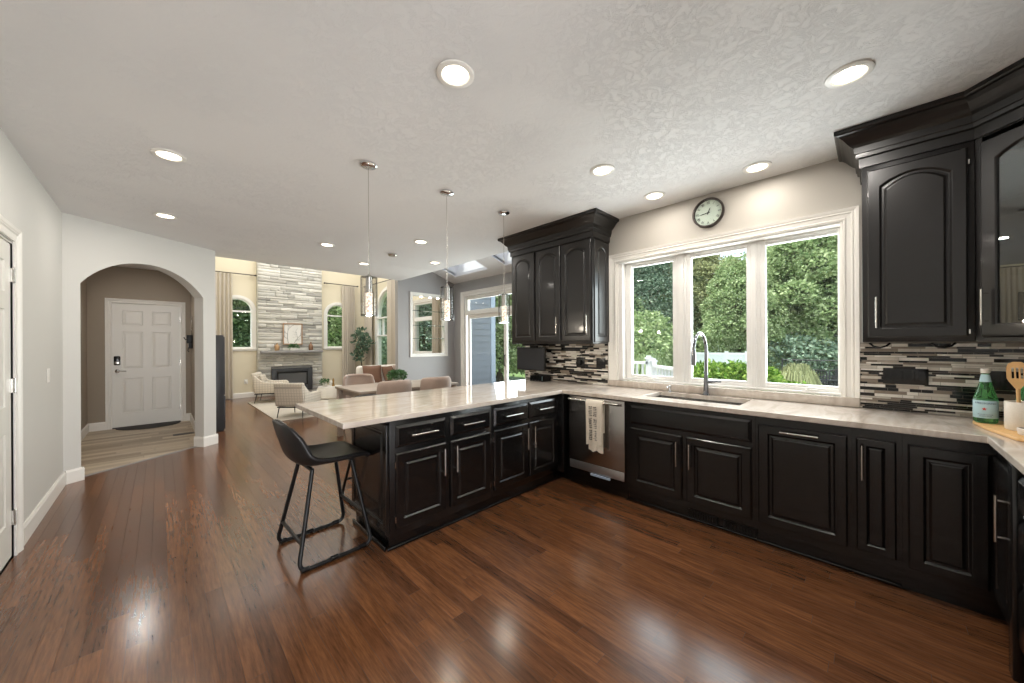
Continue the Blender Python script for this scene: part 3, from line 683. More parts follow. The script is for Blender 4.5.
pen_cab('black two-door two-drawer base cabinet of the peninsula next to the inside corner', 1.947, 2.835, [(1.969, 2.376, 1), (2.403, 2.799, -1)], [(1.969, 2.376), (2.403, 2.799)])
# finished end panel
ME2 = frame((1.066, 0, 0), (0, 1, 0), (-1, 0, 0))
rp_door('end_panel', 2.25, 2.84, .13, .85, ME2, M_black, pc1, t=.016, st=.05)
mb = MB(); mb.box(1.05, 1.0655, 2.275, 2.83, .001, .035); build(mb, 'end_moulding', M_black, pc1, bevel=.006)
mb = MB(); mb.box(1.044, 1.0655, 2.228, 2.2485, .13, .85); build(mb, 'corner_stile', M_black, pc1, bevel=.003)
# ---- window-wall base run
FX = 2.89
def run_cab(name, label, y0, y1, loc_extra=0, x1=3.488, kick=True):
    t = thing(name, label, 'cabinet', (FX+.3, (y0+y1)/2, 0))
    mb = MB()
    if 'sink' in label:      # open-topped so that the bowl can hang in it
        mb.box(FX, FX+.02, y0, y1, TK, CH); mb.box(3.47, x1, y0, y1, TK, CH); mb.box(FX+.02, 3.47, y0, y0+.018, TK, CH); mb.box(FX+.02, 3.47, y1-.018, y1, TK, CH); mb.box(FX+.02, 3.47, y0+.018, y1-.018, TK, TK+.02)
    else: mb.box(FX, x1, y0, y1, TK, CH)
    build(mb, 'carcass', M_black, t)
    if kick:
        mb = MB(); mb.box(FX+.055, x1-.02, y0, y1, .001, TK-.0005); build(mb, 'toe_kick', M_black, t)
        mb = MB(); mb.box(FX+.042, FX+.0545, y0, y1, .001, .02); build(mb, 'kick_moulding', M_black, t, bevel=.006)
    return t
t = thing('corner_filler', 'plain black corner post between peninsula cabinets and dishwasher', 'cabinet', (3.1, 2.3, 0))
mb = MB(); mb.box(2.836, 3.488, 2.16, 2.845, TK, CH); build(mb, 'carcass', M_black, t, bevel=.002)
mb = MB(); mb.box(2.836, 3.45, 2.26, 2.83, .001, TK-.0005); mb.box(2.945, 3.45, 2.165, 2.2595, .001, TK-.0005); build(mb, 'toe_kick', M_black, t)
# dishwasher
t = thing('dishwasher', 'stainless steel dishwasher with a bar handle and patterned towel', 'dishwasher', (3.15, 1.815, 0))
mb = MB(); mb.box(2.90, 3.47, 1.525, 2.14, .11, .872); build(mb, 'tub', M_blkplastic, t)
mb = MB(); mb.box(2.868, 2.8995, 1.524, 2.108, .168, .868); dr = build(mb, 'door', M_steel, t, bevel=.004)
mb = MB(); mb.box(2.865, 2.8675, 1.528, 2.104, .172, .248); build(mb, 'lower_trim', mat('satin_steel', (188, 186, 184), .38, .9), dr, bevel=.001)
mb = MB(); mb.box(2.85, 2.8645, 1.66, 1.86, .150, .1675); build(mb, 'door_label_strip', mat('strip_blue_white', (188, 204, 226), .4), dr)
mb = MB(); mb.tube([(2.818, 2.08, .842), (2.818, 1.555, .842)], .0125, 12)
for y in (2.06, 1.575): mb.tube([(2.8675, y, .842), (2.818, y, .842)], .009, 10)
build(mb, 'handle', M_nickel, dr, smooth=True)
mb = MB(); mb.box(2.935, 2.95, 1.525, 2.14, .001, .108); build(mb, 'kick_plate', M_black, t)
# tea towel draped over the handle
t = thing('tea_towel', 'cream towel with black block print hanging over the dishwasher handle', 'towel', (2.80, 1.80, .6))
def drape(y0, y1, zb_front, zb_back, off, seed):
    rg = random.Random(seed); n = 14; path = []
    r = .017+off
    for k in range(9): path.append((2.818-r-.004, zb_front+(.842-zb_front)*k/8))
    for k in range(1, 8): a = math.pi*(1-k/8); path.append((2.818+r*math.cos(a), .842+r*math.sin(a)))
    for k in range(9): path.append((2.818+r, .842-(.842-zb_back)*k/8))
    loops = []
    for i, (x, z) in enumerate(path):
        low = max(0, (.842-z))
        loops.append([(x-.006*math.sin(j*1.1+seed)*min(1, low*4)*(1 if i < 9 else -.3), y0+(y1-y0)*j/n+.012*low*math.sin(j*.4), z+(.008*math.sin(j*.7+seed) if i in (0, len(path)-1) else 0)) for j in range(n+1)])
    m2 = MB(); m2.loft(loops, False, False, closed=False); return m2
tw = build(drape(1.70, 1.87, .455, .62, 0.003, 1), 'towel_print_layer', M_towel, t, solid=.004, smooth=True)
build(drape(1.695, 1.845, .40, .58, -.003, 4), 'towel_under_layer', M_towel, t, solid=.003, smooth=True)
mb = MB(); rg = random.Random(5)
for col in range(2):
    for k in range(20):
        z = .80-k*.0155; y = 1.815-col*.048 + rg.uniform(-.003, .003)
        if k % 7 == 6: continue
        for q in range(3):
            a, b_ = y-.014+q*.011, z-rg.uniform(.002, .006); x = 2.7915-.003
            mb.box(x-.0012, x, a, a+.006+rg.random()*.004, b_, b_+.004+rg.random()*.006)
build(mb, 'block_print', M_towelink, tw)
# sink base
t = run_cab('sink_base_cabinet', 'black base cabinet under the sink with a false front and two doors', .570, 1.518)
rp_door('false_front', .591, 1.474, .690, .845, MW(FX), M_black, t, st=.03)
for (a, b_, hy) in ((1.050, 1.474, 1.080), (.591, 1.015, .985)):
    d = rp_door('door', a, b_, .160, .655, MW(FX), M_black, t); bar_pull((FX-.02, hy, .42), (FX-.02, hy, .61), (-1, 0, 0), d)
for i, y in enumerate((.82, .575)):
    mb = MB(); mb.box(FX+.036, FX+.0415, y, y+.20, .025, .085); v = build(mb, 'kick_vent', M_blkmetal, t)
    mb = MB(); [mb.box(FX+.033, FX+.0357, y+.015+k*.018, y+.023+k*.018, .035, .075) for k in range(10)]; build(mb, 'vent_slats', M_blkplastic, v)
# trash pull-out
t = run_cab('pullout_cabinet', 'black base cabinet with one wide door and a horizontal pull on top', .0935, .5685)
d = rp_door('door', .111, .553, .163, .823, MW(FX), M_black, t); bar_pull((FX-.02, .430, .795), (FX-.02, .240, .795), (-1, 0, 0), d)
t = run_cab('narrow_cabinet', 'very narrow black base cabinet with one slim door beside the corner unit', -.1065, .0925)
d = rp_door('door', -.085, .075, .172, .822, MW(FX), M_black, t, st=.045); bar_pull((FX-.02, .050, .59), (FX-.02, .050, .785), (-1, 0, 0), d)
# corner base unit (L shaped) + right run
t = thing('corner_base_cabinet', 'black corner base cabinet with a blank panel door at the far right', 'cabinet', (3.1, -.5, 0))
mb = MB(); mb.prism([(FX, -.1075), (3.488, -.1075), (3.488, -1.05), (2.517, -1.05), (2.517, -.42), (FX, -.42)], TK, CH); build(mb, 'carcass', M_black, t)
mb = MB(); mb.prism([(FX+.055, -.1075), (3.47, -.1075), (3.47, -1.04), (2.517, -1.04), (2.517, -.475), (FX+.055, -.475)], .001, TK-.0005); build(mb, 'toe_kick', M_black, t)
rp_door('fixed_panel', -.395, -.127, .150, .819, MW(FX), M_black, t)
d = rp_door('door', 2.535, 2.862, .150, .819, MR(-.42), M_black, t); bar_pull((2.562, -.40, .51), (2.562, -.40, .71), (0, 1, 0), d)
t = thing('drawer_base_cabinet', 'black drawer base cabinet at the right edge beyond the corner unit', 'cabinet', (2.2, -.75, 0))
mb = MB(); mb.box(1.86, 2.5155, -1.05, -.42, TK, CH); build(mb, 'carcass', M_black, t, bevel=.002)
mb = MB(); mb.box(1.86, 2.5155, -1.04, -.475, .001, TK-.0005); build(mb, 'toe_kick', M_black, t)
mb = MB(); mb.box(2.45, 2.5155, -.4195, -.39, .001, CH-.005); build(mb, 'corner_post', M_black, t, bevel=.004)
for z0, z1 in ((.150, .39), (.41, .655), (.690, .838)):
    d = rp_door('drawer', 1.88, 2.44, z0, z1, MR(-.42), M_black, t, st=.03); bar_pull((1.96, -.40, (z0+z1)/2), (2.12, -.40, (z0+z1)/2), (0, 1, 0), d)
# ---- worktops
mb = MB(); z0, z1 = .8785, .914
bm = bmesh.new()
outer = [(.76, 2.183), (2.855, 2.183), (2.855, -.386), (1.85, -.386), (1.85, -1.058), (3.491, -1.058), (3.491, .07), (3.479, .07), (3.479, 2.045), (3.491, 2.045), (3.491, 3.21), (.76, 3.21)]
hole = [(3.03, .70), (3.40, .70), (3.40, 1.43), (3.03, 1.43)]
def ring(pts):
    vs = [bm.verts.new((a, b_, z0)) for a, b_ in pts]; return [bm.edges.new((vs[i], vs[(i+1) % len(vs)])) for i in range(len(vs))]
es = ring(outer)+ring(hole); bmesh.ops.triangle_fill(bm, edges=es, use_beauty=True)
for f in list(bm.faces):
    c = f.calc_center_median()
    if 3.03 < c.x < 3.40 and .70 < c.y < 1.43: bm.faces.remove(f)
bmesh.ops.dissolve_limit(bm, angle_limit=.01, verts=bm.verts, edges=bm.edges)
r = bmesh.ops.extrude_face_region(bm, geom=bm.faces[:]); bmesh.ops.translate(bm, verts=[v for v in r['geom'] if isinstance(v, bmesh.types.BMVert)], vec=(0, 0, z1-z0))
bmesh.ops.recalc_face_normals(bm, faces=bm.faces); me = bpy.data.meshes.new('worktop'); bm.to_mesh(me); bm.free()
o = link('worktop', me, M_counter); md = o.modifiers.new('b', 'BEVEL'); md.width = .005; md.segments = 3; md.limit_method = 'ANGLE'
tag(o, 'glossy beige veined stone worktop running over the peninsula and window cabinets', 'worktop')
# sink bowl
t = thing('kitchen_sink', 'rectangular stainless undermount sink bowl below the window', 'sink', (3.21, 1.065, .70))
mb = MB(); 
def rr_loop(i, z, rad=.03, n=4):
    x0, x1, y0, y1 = 3.03+i, 3.40-i, .70+i, 1.43-i; pts = []
    for cx0, cy0, a0 in ((x1-rad, y1-rad, 0), (x0+rad, y1-rad, 90), (x0+rad, y0+rad, 180), (x1-rad, y0+rad, 270)):
        for k in range(n+1): a = R(a0+90*k/n); pts.append((cx0+rad*math.cos(a), cy0+rad*math.sin(a), z))
    return pts
mb.loft([rr_loop(-.012, .8775), rr_loop(.001, .8775), rr_loop(.004, .72), rr_loop(.03, .69), rr_loop(.03, .686), rr_loop(.0, .715), rr_loop(-.004, .87), rr_loop(-.012, .8765)], False, False)
mb.loft([rr_loop(.03, .69), rr_loop(.031, .689)], True, True)
build(mb, 'bowl', M_steel, t, smooth=True)
mb = MB(); mb.lathe([(.045, .692), (.045, .695), (.03, .696), (.028, .692), (.001, .692)], (3.25, 1.0, 0), 20); build(mb, 'drain', M_chrome, t, smooth=True)
M_fchrome = mat('faucet_chrome', (148, 150, 154), .12, 1.0)
# faucet
t = thing('faucet', 'tall chrome gooseneck pull-down faucet behind the sink', 'faucet', (3.44, 1.045, .914))
mb = MB(); mb.lathe([(.030, .9145), (.030, .920), (.024, .928), (.021, .96), (.0165, 1.06), (.0135, 1.14), (.0125, 1.30)], (3.44, 1.045, 0), 20); build(mb, 'body', M_fchrome, t, smooth=True)
pts = [(3.44, 1.045, 1.295)]+[(3.335+.105*math.cos(R(a)), 1.045+.03*(a/180), 1.345+.115*math.sin(R(a))) for a in range(0, 181, 12)]+[(3.228, 1.078, 1.32)]
mb = MB(); mb.tube(pts, .0125, 12); build(mb, 'gooseneck', M_fchrome, t, smooth=True)
mb = MB(); mb.lathe([(.0135, 1.325), (.0175, 1.30), (.019, 1.22), (.017, 1.185), (.001, 1.184)], (3.228, 1.078, 0), 16); build(mb, 'spray_head', M_fchrome, t, smooth=True)
mb = MB(); mb.tube([(3.44, 1.037, 1.035), (3.44, 1.00, 1.035), (3.435, 0.96, 1.040), (3.43, .925, 1.042)], [.013, .013, .009, .008], 10); build(mb, 'lever', M_fchrome, t, smooth=True)
t = thing('soap_dispenser', 'small chrome soap dispenser pump left of the faucet', 'dispenser', (3.44, 1.36, .914))
mb = MB(); mb.lathe([(.018, .9145), (.018, .919), (.011, .925), (.010, .955), (.014, .958), (.014, .972), (.001, .974)], (3.44, 1.36, 0), 16); build(mb, 'pump', M_chrome, t, smooth=True)
mb = MB(); mb.tube([(3.43, 1.36, .966), (3.385, 1.36, .966), (3.375, 1.36, .958)], .005, 8); build(mb, 'spout', M_chrome, t, smooth=True)
# unseen window added behind the camera as an opening for fill light
for nm, Mx_, a0, a1, z0_, z1_, bars in (('window_9', frame((0, -4, 0), (1, 0, 0), (0, -1, 0)), -.62, .76, .25, 2.45, (.07,)),):
    mb = MB(Mx_); casing(mb, a0, a1, z0_, z1_, .085, .02, bottom=True); wx = struct(mb, nm, M_white)
    mb = MB(Mx_); sash(mb, a0+.001, a1-.001, z0_+.001, z1_-.001, .02, .09, .05)
    for a in bars: mb.box(a-.04, a+.04, .02, .09, z0_+.05, z1_-.05)
    build(mb, 'window_frame', M_winw, wx, kind='structure')
# ---- mosaic backsplash: real strips
def backsplash(name, spans, M, label, zt=1.372, seed=1):
    t = thing(name, label, 'backsplash', tuple(M @ Vector(((spans[0]+spans[1])/2, 0, .915))))
    a0, a1 = spans; mb = MB(M); mb.box(a0, a1, .0006, .005, .9155, zt); build(mb, 'grout', M_grout, t)
    rg = random.Random(seed); mb = MB(M); z = .917
    while z < zt-.008:
        h = min(rg.choice((.0125, .0125, .021)), zt-z); a = a0-rg.random()*.1
        while a < a1:
            L = rg.choice((.05, .075, .10, .13, .15)); x0, x1 = max(a, a0), min(a+L-.0018, a1)
            if x1-x0 > .004: mb.box(x0, x1, .005, .0075+rg.random()*.0012, z, z+h-.0018)
            a += L
        z += h
    build(mb, 'mosaic_strips', M_tile, t); return t
backsplash('tile_backsplash', (2.047, 3.285), MW(XW), 'black, white and taupe mosaic strip tiles on the wall left of the window', seed=2)
backsplash('tile_backsplash', (-1.05, .068), MW(XW), 'black, white and taupe mosaic strip tiles on the wall right of the window', seed=9)
backsplash('tile_backsplash', (1.86, 3.49), MR(-1.06), 'black, white and taupe mosaic strip tiles on the right-hand return wall', seed=12)
def plate(name, label, y0, y1, z0, z1, gangs, group=None, kind='switch'):
    t = thing(name, label, 'outlet', (XW-.01, (y0+y1)/2, (z0+z1)/2)); Mx = MW(XW)
    mb = MB(Mx); mb.box(y0, y1, .009, .0145, z0, z1); build(mb, 'cover_plate', M_outlet, t, bevel=.002)
    wd = (y1-y0)/gangs
    for g in range(gangs):
        c = y0+wd*(g+.5); mb = MB(Mx); mb.box(c-.017, c+.017, .0146, .017, (z0+z1)/2-.034, (z0+z1)/2+.034); r_ = build(mb, 'rocker' if kind == 'switch' else 'receptacle', M_blkplastic, t, bevel=.001)
plate('wall_outlet', 'black double outlet plate left of the window, nearer to the window frame', 2.075, 2.19, 1.10, 1.215, 2, kind='outlet')
plate('wall_outlet', 'black outlet with a plugged-in cord, under the upper cabinet left of the window', 2.345, 2.46, 1.10, 1.215, 1, kind='outlet')
plate('switch_plate', 'wide black four-gang switch plate on the tiles right of the window', -.245, -.043, 1.095, 1.20, 4)
plate('wall_outlet', 'black outlet plate on the tiles behind the green bottle', -.585, -.485, 1.09, 1.20, 1, kind='outlet')
t = thing('power_cord', 'black plug with a cord rising from the outlet to the upper cabinet', 'cord', (3.47, 2.40, 1.16))
mb = MB(); mb.box(3.452, 3.4805, 2.385, 2.42, 1.125, 1.185); build(mb, 'plug', M_blkplastic, t, bevel=.004)
mb = MB(); mb.tube(fillet([(3.46, 2.40, 1.18), (3.455, 2.38, 1.25), (3.465, 2.27, 1.34), (3.46, 2.24, 1.368)], .05), .004, 8); build(mb, 'cable', M_blkplastic, t, smooth=True)
for i, (y, lab) in enumerate(((.0, 'left of the two black cord loops hanging under the right upper cabinet'), (-.27, 'right of the two black cord loops hanging under the right upper cabinet'))):
    mb = MB(); mb.tube([(3.40, y+.02, 1.366), (3.39, y, 1.345), (3.38, y-.03, 1.338), (3.39, y-.06, 1.35), (3.40, y-.075, 1.366)], .006, 8); tag(build(mb, 'cord_loop', M_blkplastic, None, smooth=True), lab, 'cord')
# ---- upper cabinets
UX = 3.17
CROWN = [(0, 2.475), (.012, 2.475), (.012, 2.53), (.026, 2.536), (.028, 2.558), (.034, 2.562), (.036, 2.60), (.052, 2.612), (.066, 2.628), (.086, 2.655), (.104, 2.672), (.118, 2.676), (.124, 2.684), (.124, 2.7055), (0, 2.7055)]
def crown(path, parent, m):
    """path of (x,y) with outward side on the left of travel"""
    n = len(path); loops = []
    P = [Vector(p) for p in path]
    for i in range(n):
        d1 = (P[i]-P[i-1]).normalized() if i else None; d2 = (P[i+1]-P[i]).normalized() if i < n-1 else None
        n1 = Vector((-d1.y, d1.x)) if d1 else None; n2 = Vector((-d2.y, d2.x)) if d2 else None
        if d1 is None: nn = n2
        elif d2 is None: nn = n1
        else: nn = (n1+n2); nn = nn/ (nn.length_squared/2)
        loops.append([(P[i].x+nn.x*o_, P[i].y+nn.y*o_, z) for o_, z in CROWN])
    mb = MB(); mb.loft(loops); return build(mb, 'crown_moulding', m, parent)
t = thing('wall_cabinet', 'dark three-door wall cabinet with arched panels left of the kitchen window', 'cabinet', (3.33, 2.62, 1.37)); up1 = t
mb = MB(); mb.box(UX, 3.497, 2.030, 3.215, 1.375, 2.70); build(mb, 'carcass', M_black2, t, bevel=.002)
for a, b_, hy in ((2.822, 3.183, None), (2.437, 2.797, 2.468), (2.044, 2.423, 2.076)):
    d = rp_door('door', a, b_, 1.405, 2.462, MW(UX), M_black2, t, arch=.05)
    if hy: bar_pull((UX-.02, hy, 1.485), (UX-.02, hy, 1.67), (-1, 0, 0), d)
rp_door('side_panel', UX+.02, 3.48, 1.39, 2.455, frame((0, 2.030, 0), (1, 0, 0), (0, -1, 0)), M_black2, t, t=.012, st=.06, arch=.04)
crown([(3.497, 2.030), (UX, 2.030), (UX, 3.215), (3.497, 3.215)], t, M_black2)
t = thing('wall_cabinet', 'dark one-door wall cabinet with an arched panel right of the kitchen window', 'cabinet', (3.33, -.17, 1.37)); up2 = t
mb = MB(); mb.box(UX, 3.497, -.392, .050, 1.375, 2.70); build(mb, 'carcass', M_black2, t, bevel=.002)
d = rp_door('door', -.365, .027, 1.402, 2.442, MW(UX), M_black2, t, arch=.055); bar_pull((UX-.02, -.012, 1.46), (UX-.02, -.012, 1.65), (-1, 0, 0), d)
for zz in (1.43, 2.36): mb = MB(); mb.box(UX-.016, UX-.0005, -.3725, -.3665, zz-.012, zz+.012); build(mb, 'hinge', M_nickel, t)
crown([(UX, -.392), (UX, .050), (3.497, .050)], t, M_black2) if False else None
t2 = thing('corner_wall_cabinet', 'diagonal corner wall cabinet with a glass door and dark frame', 'cabinet', (3.2, -.75, 1.37))
Q0, Q1 = (UX, -.394), (2.84, -.724)
# open carcass: back, sides, top, bottom, shelves
poly = [Q0, (3.497, -.394), (3.497, -1.055), (2.84, -1.055), Q1]
mb = MB()
mb.prism(poly, 1.375, 1.395); mb.prism(poly, 2.47, 2.70)
mb.box(3.48, 3.497, -1.055, -.394, 1.395, 2.47); mb.box(2.84, 3.48, -1.055, -1.04, 1.395, 2.47); mb.box(3.17, 3.48, -.410, -.394, 1.395, 2.47); mb.box(2.84, 2.856, -1.04, -.724, 1.395, 2.47)
build(mb, 'carcass', M_black2, t2)
for z in (1.75, 2.1): mb = MB(); mb.prism([(3.15, -.42), (3.47, -.42), (3.47, -1.03), (2.87, -1.03), (2.87, -.74)], z, z+.006); build(mb, 'glass_shelf', M_shelfglass, t2)
ud = Vector((Q1[0]-Q0[0], Q1[1]-Q0[1], 0)); W3 = ud.length; MD = frame((Q0[0], Q0[1], 0), ud, (-1/math.sqrt(2), 1/math.sqrt(2), 0))
mb = MB(MD); mb.box(.0, .028, -.0, .0008, 1.38, 2.47); mb.box(W3-.028, W3, 0, .0008, 1.38, 2.47); build(mb, 'face_frame', M_black2, t2)
d = rp_door('glass_door', .03, W3-.03, 1.402, 2.442, MD, M_black2, t2, arch=.05, glass=True, st=.06)
p0 = MD @ Vector((.062, .02, 1.46)); p1 = MD @ Vector((.062, .02, 1.65)); bar_pull(p0, p1, (-1/math.sqrt(2), 1/math.sqrt(2), 0), d)
t3 = thing('wall_cabinet', 'dark wall cabinet on the right-hand return wall beyond the glass corner unit', 'cabinet', (2.4, -.89, 1.37))
mb = MB(); mb.box(1.95, 2.8385, -1.055, -.724, 1.375, 2.70); build(mb, 'carcass', M_black2, t3, bevel=.002)
for a, b_ in ((1.97, 2.385), (2.405, 2.82)): rp_door('door', a, b_, 1.402, 2.442, MR(-.724), M_black2, t3, arch=.05)
crown([(1.95, -.724), Q1, Q0, (UX, .050), (3.497, .050)], up2, M_black2)
# under-cabinet monitor
t = thing('flip_down_television', 'small black flip-down screen hanging under the left wall cabinet', 'television', (3.33, 2.98, 1.37))
mb = MB(); mb.box(3.26, 3.46, 2.86, 3.12, 1.352, 1.3745); build(mb, 'mount', M_blkplastic, t, bevel=.004)
mb = MB(); mb.box(3.31, 3.345, 2.93, 2.99, 1.30, 1.352); build(mb, 'hinge_arm', M_blkplastic, t)
mb = MB(); mb.box(3.30, 3.325, 2.785, 3.26, 1.045, 1.335); s = build(mb, 'screen_housing', M_blkplastic, t, bevel=.005)
mb = MB(); mb.box(3.2975, 3.2995, 2.80, 3.245, 1.06, 1.32); build(mb, 'screen', M_mirror, s)
t = thing('black_organiser', 'low black desk organiser on the worktop under the flip-down screen', 'organiser', (3.36, 2.93, .915))
mb = MB(); mb.box(3.30, 3.45, 2.82, 3.03, .9155, .925); [mb.box(3.30, 3.45, 2.82+i*.05, 2.826+i*.05, .925, .985) for i in range(5)]; mb.box(3.445, 3.45, 2.82, 3.03, .925, .99); build(mb, 'tray', M_blkmetal, t)
mb = MB(); mb.box(3.33, 3.42, 2.835, 2.86, .926, .975); build(mb, 'paper_stack', M_paper, t)
# wall clock
t = thing('wall_clock', 'round wall clock with a dark rim and white face above the window', 'clock', (XW, 1.033, 2.535))
Mc = MW(XW) @ Matrix.Translation((1.033, 0, 2.535))
mb = MB(Mc); mb.lathe([(.128, .0005), (.130, .012), (.130, .03), (.125, .036), (.114, .036), (.112, .02), (.112, .0005)], n=48, axis='y'); build(mb, 'rim', M_bronze, t, smooth=True)
mb = MB(Mc); mb.lathe([(.111, .010), (.111, .016), (.0001, .0162)], n=48, axis='y'); fc = build(mb, 'face', M_pot, t)
# local x of the frame is world +y = viewer's left, so mirror for the dial
for k, num in enumerate(('XII', 'I', 'II', 'III', 'IIII', 'V', 'VI', 'VII', 'VIII', 'IX', 'X', 'XI')):
    a = -2*math.pi*k/12
    # viewer's right = -y world ; position on the dial
    px, pz = math.sin(-a)*.088, math.cos(a)*.088
    M4 = Matrix(((0, 0, -1, XW-.0168), (-1, 0, 0, 1.033), (0, 1, 0, 2.535), (0, 0, 0, 1))) @ Matrix.Translation((px, pz, 0)) @ Matrix.Rotation(a, 4, 'Z') @ Matrix.Diagonal((.62, 1, 1, 1))
    text(num, .034, M_blkplastic, 'numeral', fc, M4)
def hand(a, L, wd, b):
    mb = MB(); d = Vector((0, -math.sin(a), math.cos(a))); s_ = Vector((0, -math.cos(a), -math.sin(a))); c = Vector((XW-b, 1.033, 2.535))
    mb.loft([[tuple(c-d*.015+s_*wd-Vector((q, 0, 0))), tuple(c+d*L*.6+s_*wd*.9-Vector((q, 0, 0))), tuple(c+d*L-Vector((q, 0, 0))), tuple(c+d*L*.6-s_*wd*.9-Vector((q, 0, 0))), tuple(c-d*.015-s_*wd-Vector((q, 0, 0)))] for q in (0, .001)]); return mb
build(hand(R(22), .05, .004, .0185), 'hour_hand', M_blkplastic, t); build(hand(R(262), .085, .003, .0205), 'minute_hand', M_blkplastic, t)
mb = MB(Mc); mb.lathe([(.006, .0162), (.006, .024), (.0001, .0245)], n=12, axis='y'); build(mb, 'hub', M_blkplastic, t)
mb = MB(Mc); mb.lathe([(.1115, .031), (.1115, .0325)], n=48, axis='y'); build(mb, 'clock_glass', M_glass, t)
# ---- board, bottles, crock
mb = MB(); prof = [(3.30, -.40), (3.22, -.385), (3.05, -.405), (2.80, -.46), (2.74, -.56), (2.80, -.66), (3.05, -.64), (3.28, -.56), (3.33, -.46)]
mb.prism(prof, .9150, .933); o = build(mb, 'cutting_board', M_bamboo, None, bevel=.004); tag(o, 'pale bamboo cutting board under the bottle and utensil crock', 'board')
def bottle(x, y, z, label, front):
    t = thing('mineral_water_bottle', label, 'bottle', (x, y, z)); s = 1.0
    mb = MB(); mb.lathe([(.001, z+.0005), (.034, z+.0005), (.041, z+.006), (.0425, z+.02), (.0425, z+.125), (.0405, z+.14), (.034, z+.165), (.0265, z+.195), (.0195, z+.222), (.0145, z+.25), (.0135, z+.27), (.0155, z+.272), (.0155, z+.278), (.0001, z+.279)], (x, y, 0), 28)
    g = build(mb, 'glass_body', M_grnglass, t, smooth=True)
    mb = MB(); mb.lathe([(.0152, z+.268), (.0162, z+.27), (.0162, z+.292), (.0001, z+.294)], (x, y, 0), 18); build(mb, 'cap', M_pot, t, smooth=True)
    mb = MB(); mb.lathe([(.0165, z+.232), (.0215, z+.222), (.0165, z+.255)][:2]+[(.0150, z+.258)], (x, y, 0), 20)
    mb = MB(); mb.lathe([(.0213, z+.222), (.0205, z+.228), (.0150, z+.262), (.0148, z+.262)], (x, y, 0), 20); build(mb, 'neck_label', M_paper, t, smooth=True)
    mb = MB(); mb.lathe([(.0426, z+.028), (.0431, z+.029), (.0431, z+.122), (.0426, z+.123)], (x, y, 0), 32); lb = build(mb, 'label', M_paper, t, smooth=True)
    if front:
        fa = math.atan2(-y, -x); nv = Vector((math.cos(fa), math.sin(fa), 0)); rv = Vector((-nv.y, nv.x, 0))
        def lm(zz, dx=0): return Matrix(((rv.x, 0, nv.x, x+nv.x*.0436+rv.x*dx), (rv.y, 0, nv.y, y+nv.y*.0436+rv.y*dx), (0, 1, 0, zz), (0, 0, 0, 1)))
        def wrap(o):
            ri = t.matrix_basis.inverted()
            for v in o.data.vertices:
                d = v.co.dot(rv); a = d/.0436; hgt = v.co.z; off = v.co.dot(nv)-.0436
                v.co = (nv*math.cos(a)+rv*math.sin(a))*(.0436+off)+Vector((0, 0, hgt))
        wrap(text('S.PELLEGRINO', .0125, M_ink, 'label_name', lb, lm(z+.108), .0003))
        wrap(text('SPARKLING NATURAL', .0055, M_ink, 'label_text', lb, lm(z+.048), .0002))
        wrap(text('MINERAL WATER', .0055, M_ink, 'label_text', lb, lm(z+.039), .0002))
        mb = MB(); star = []
        for k in range(10): rr2 = .010 if k % 2 == 0 else .004; a = math.pi/2+math.pi*k/5; star.append((rr2*math.cos(a), rr2*math.sin(a)))
        m4 = lm(z+.078, -.004); mb.loft([[tuple(m4 @ Vector((px, py, q))) for px, py in star] for q in (0, .0006)]); build(mb, 'red_star', M_red, lb)
    return t
bottle(3.19, -.425, .9335, 'large green glass mineral water bottle with a pale blue label, on the board', True)
bottle(3.21, -.565, .9335, 'second green glass bottle mostly hidden behind the utensil crock', False)
t = thing('utensil_crock', 'speckled cream ceramic crock on the cutting board at the right edge', 'crock', (3.03, -.515, .9335))
c = (3.03, -.515, 0); mb = MB(); z = .9335; mb.lathe([(.001, z+.0005), (.050, z+.0005), (.054, z+.006), (.055, z+.138), (.053, z+.141), (.049, z+.138), (.049, z+.012), (.001, z+.012)], c, 32); build(mb, 'crock_body', M_crock, t, smooth=True)
def utensil(kind, x, y, dx, dy, label, twist):
    t = thing(kind, label, 'utensil', (x, y, .97)); d = Vector((dx, dy, 1)).normalized(); s_ = Vector((.17, .985, 0)); s_ = (s_-d*s_.dot(d)).normalized(); n = d.cross(s_)
    s_ = (s_*math.cos(twist)+n*math.sin(twist)); n = d.cross(s_); b0 = Vector((x, y, .955))
    mb = MB(); mb.tube([b0, b0+d*.19], [.006, .007], 8); build(mb, 'shaft', M_bamboo, t, smooth=True)
    out = [(-.008, .185), (-.026, .225), (-.032, .262), (-.028, .30), (-.012, .318), (.012, .318), (.028, .30), (.032, .262), (.026, .225), (.008, .185)]
    if kind == 'slotted_spoon':
        mb = MB(); ys = [(-.032, -.018), (-.012, -.004), (.002, .010), (.016, .032)]
        for a, b_ in ((-.032, -.0165), (-.0095, -.0035), (.0035, .0095), (.0165, .032)):
            mb.loft([[tuple(b0+d*h+s_*a+n*q), tuple(b0+d*h+s_*b_+n*q), tuple(b0+d*h+s_*b_+n*(q+.006)), tuple(b0+d*h+s_*a+n*(q+.006))] for h, q in ((.235, 0), (.29, 0))])
        for seg in ([(-.008, .185), (-.026, .22), (-.032, .236), (.032, .236), (.026, .22), (.008, .185)], [(-.032, .289), (-.026, .308), (-.012, .318), (.012, .318), (.026, .308), (.032, .289)]):
            mb.loft([[tuple(b0+d*h+s_*a+n*q) for a, h in seg] for q in (0, .006)])
    else:
        mb = MB(); mb.loft([[tuple(b0+d*h+s_*a+n*(q-.006*math.cos(a*45))) for a, h in out] for q in (0, .006)])
    build(mb, 'spoon_head', M_bamboo, t)
utensil('slotted_spoon', 3.018, -.505, -.03, .03, 'bamboo slotted spoon standing in the crock', 0)
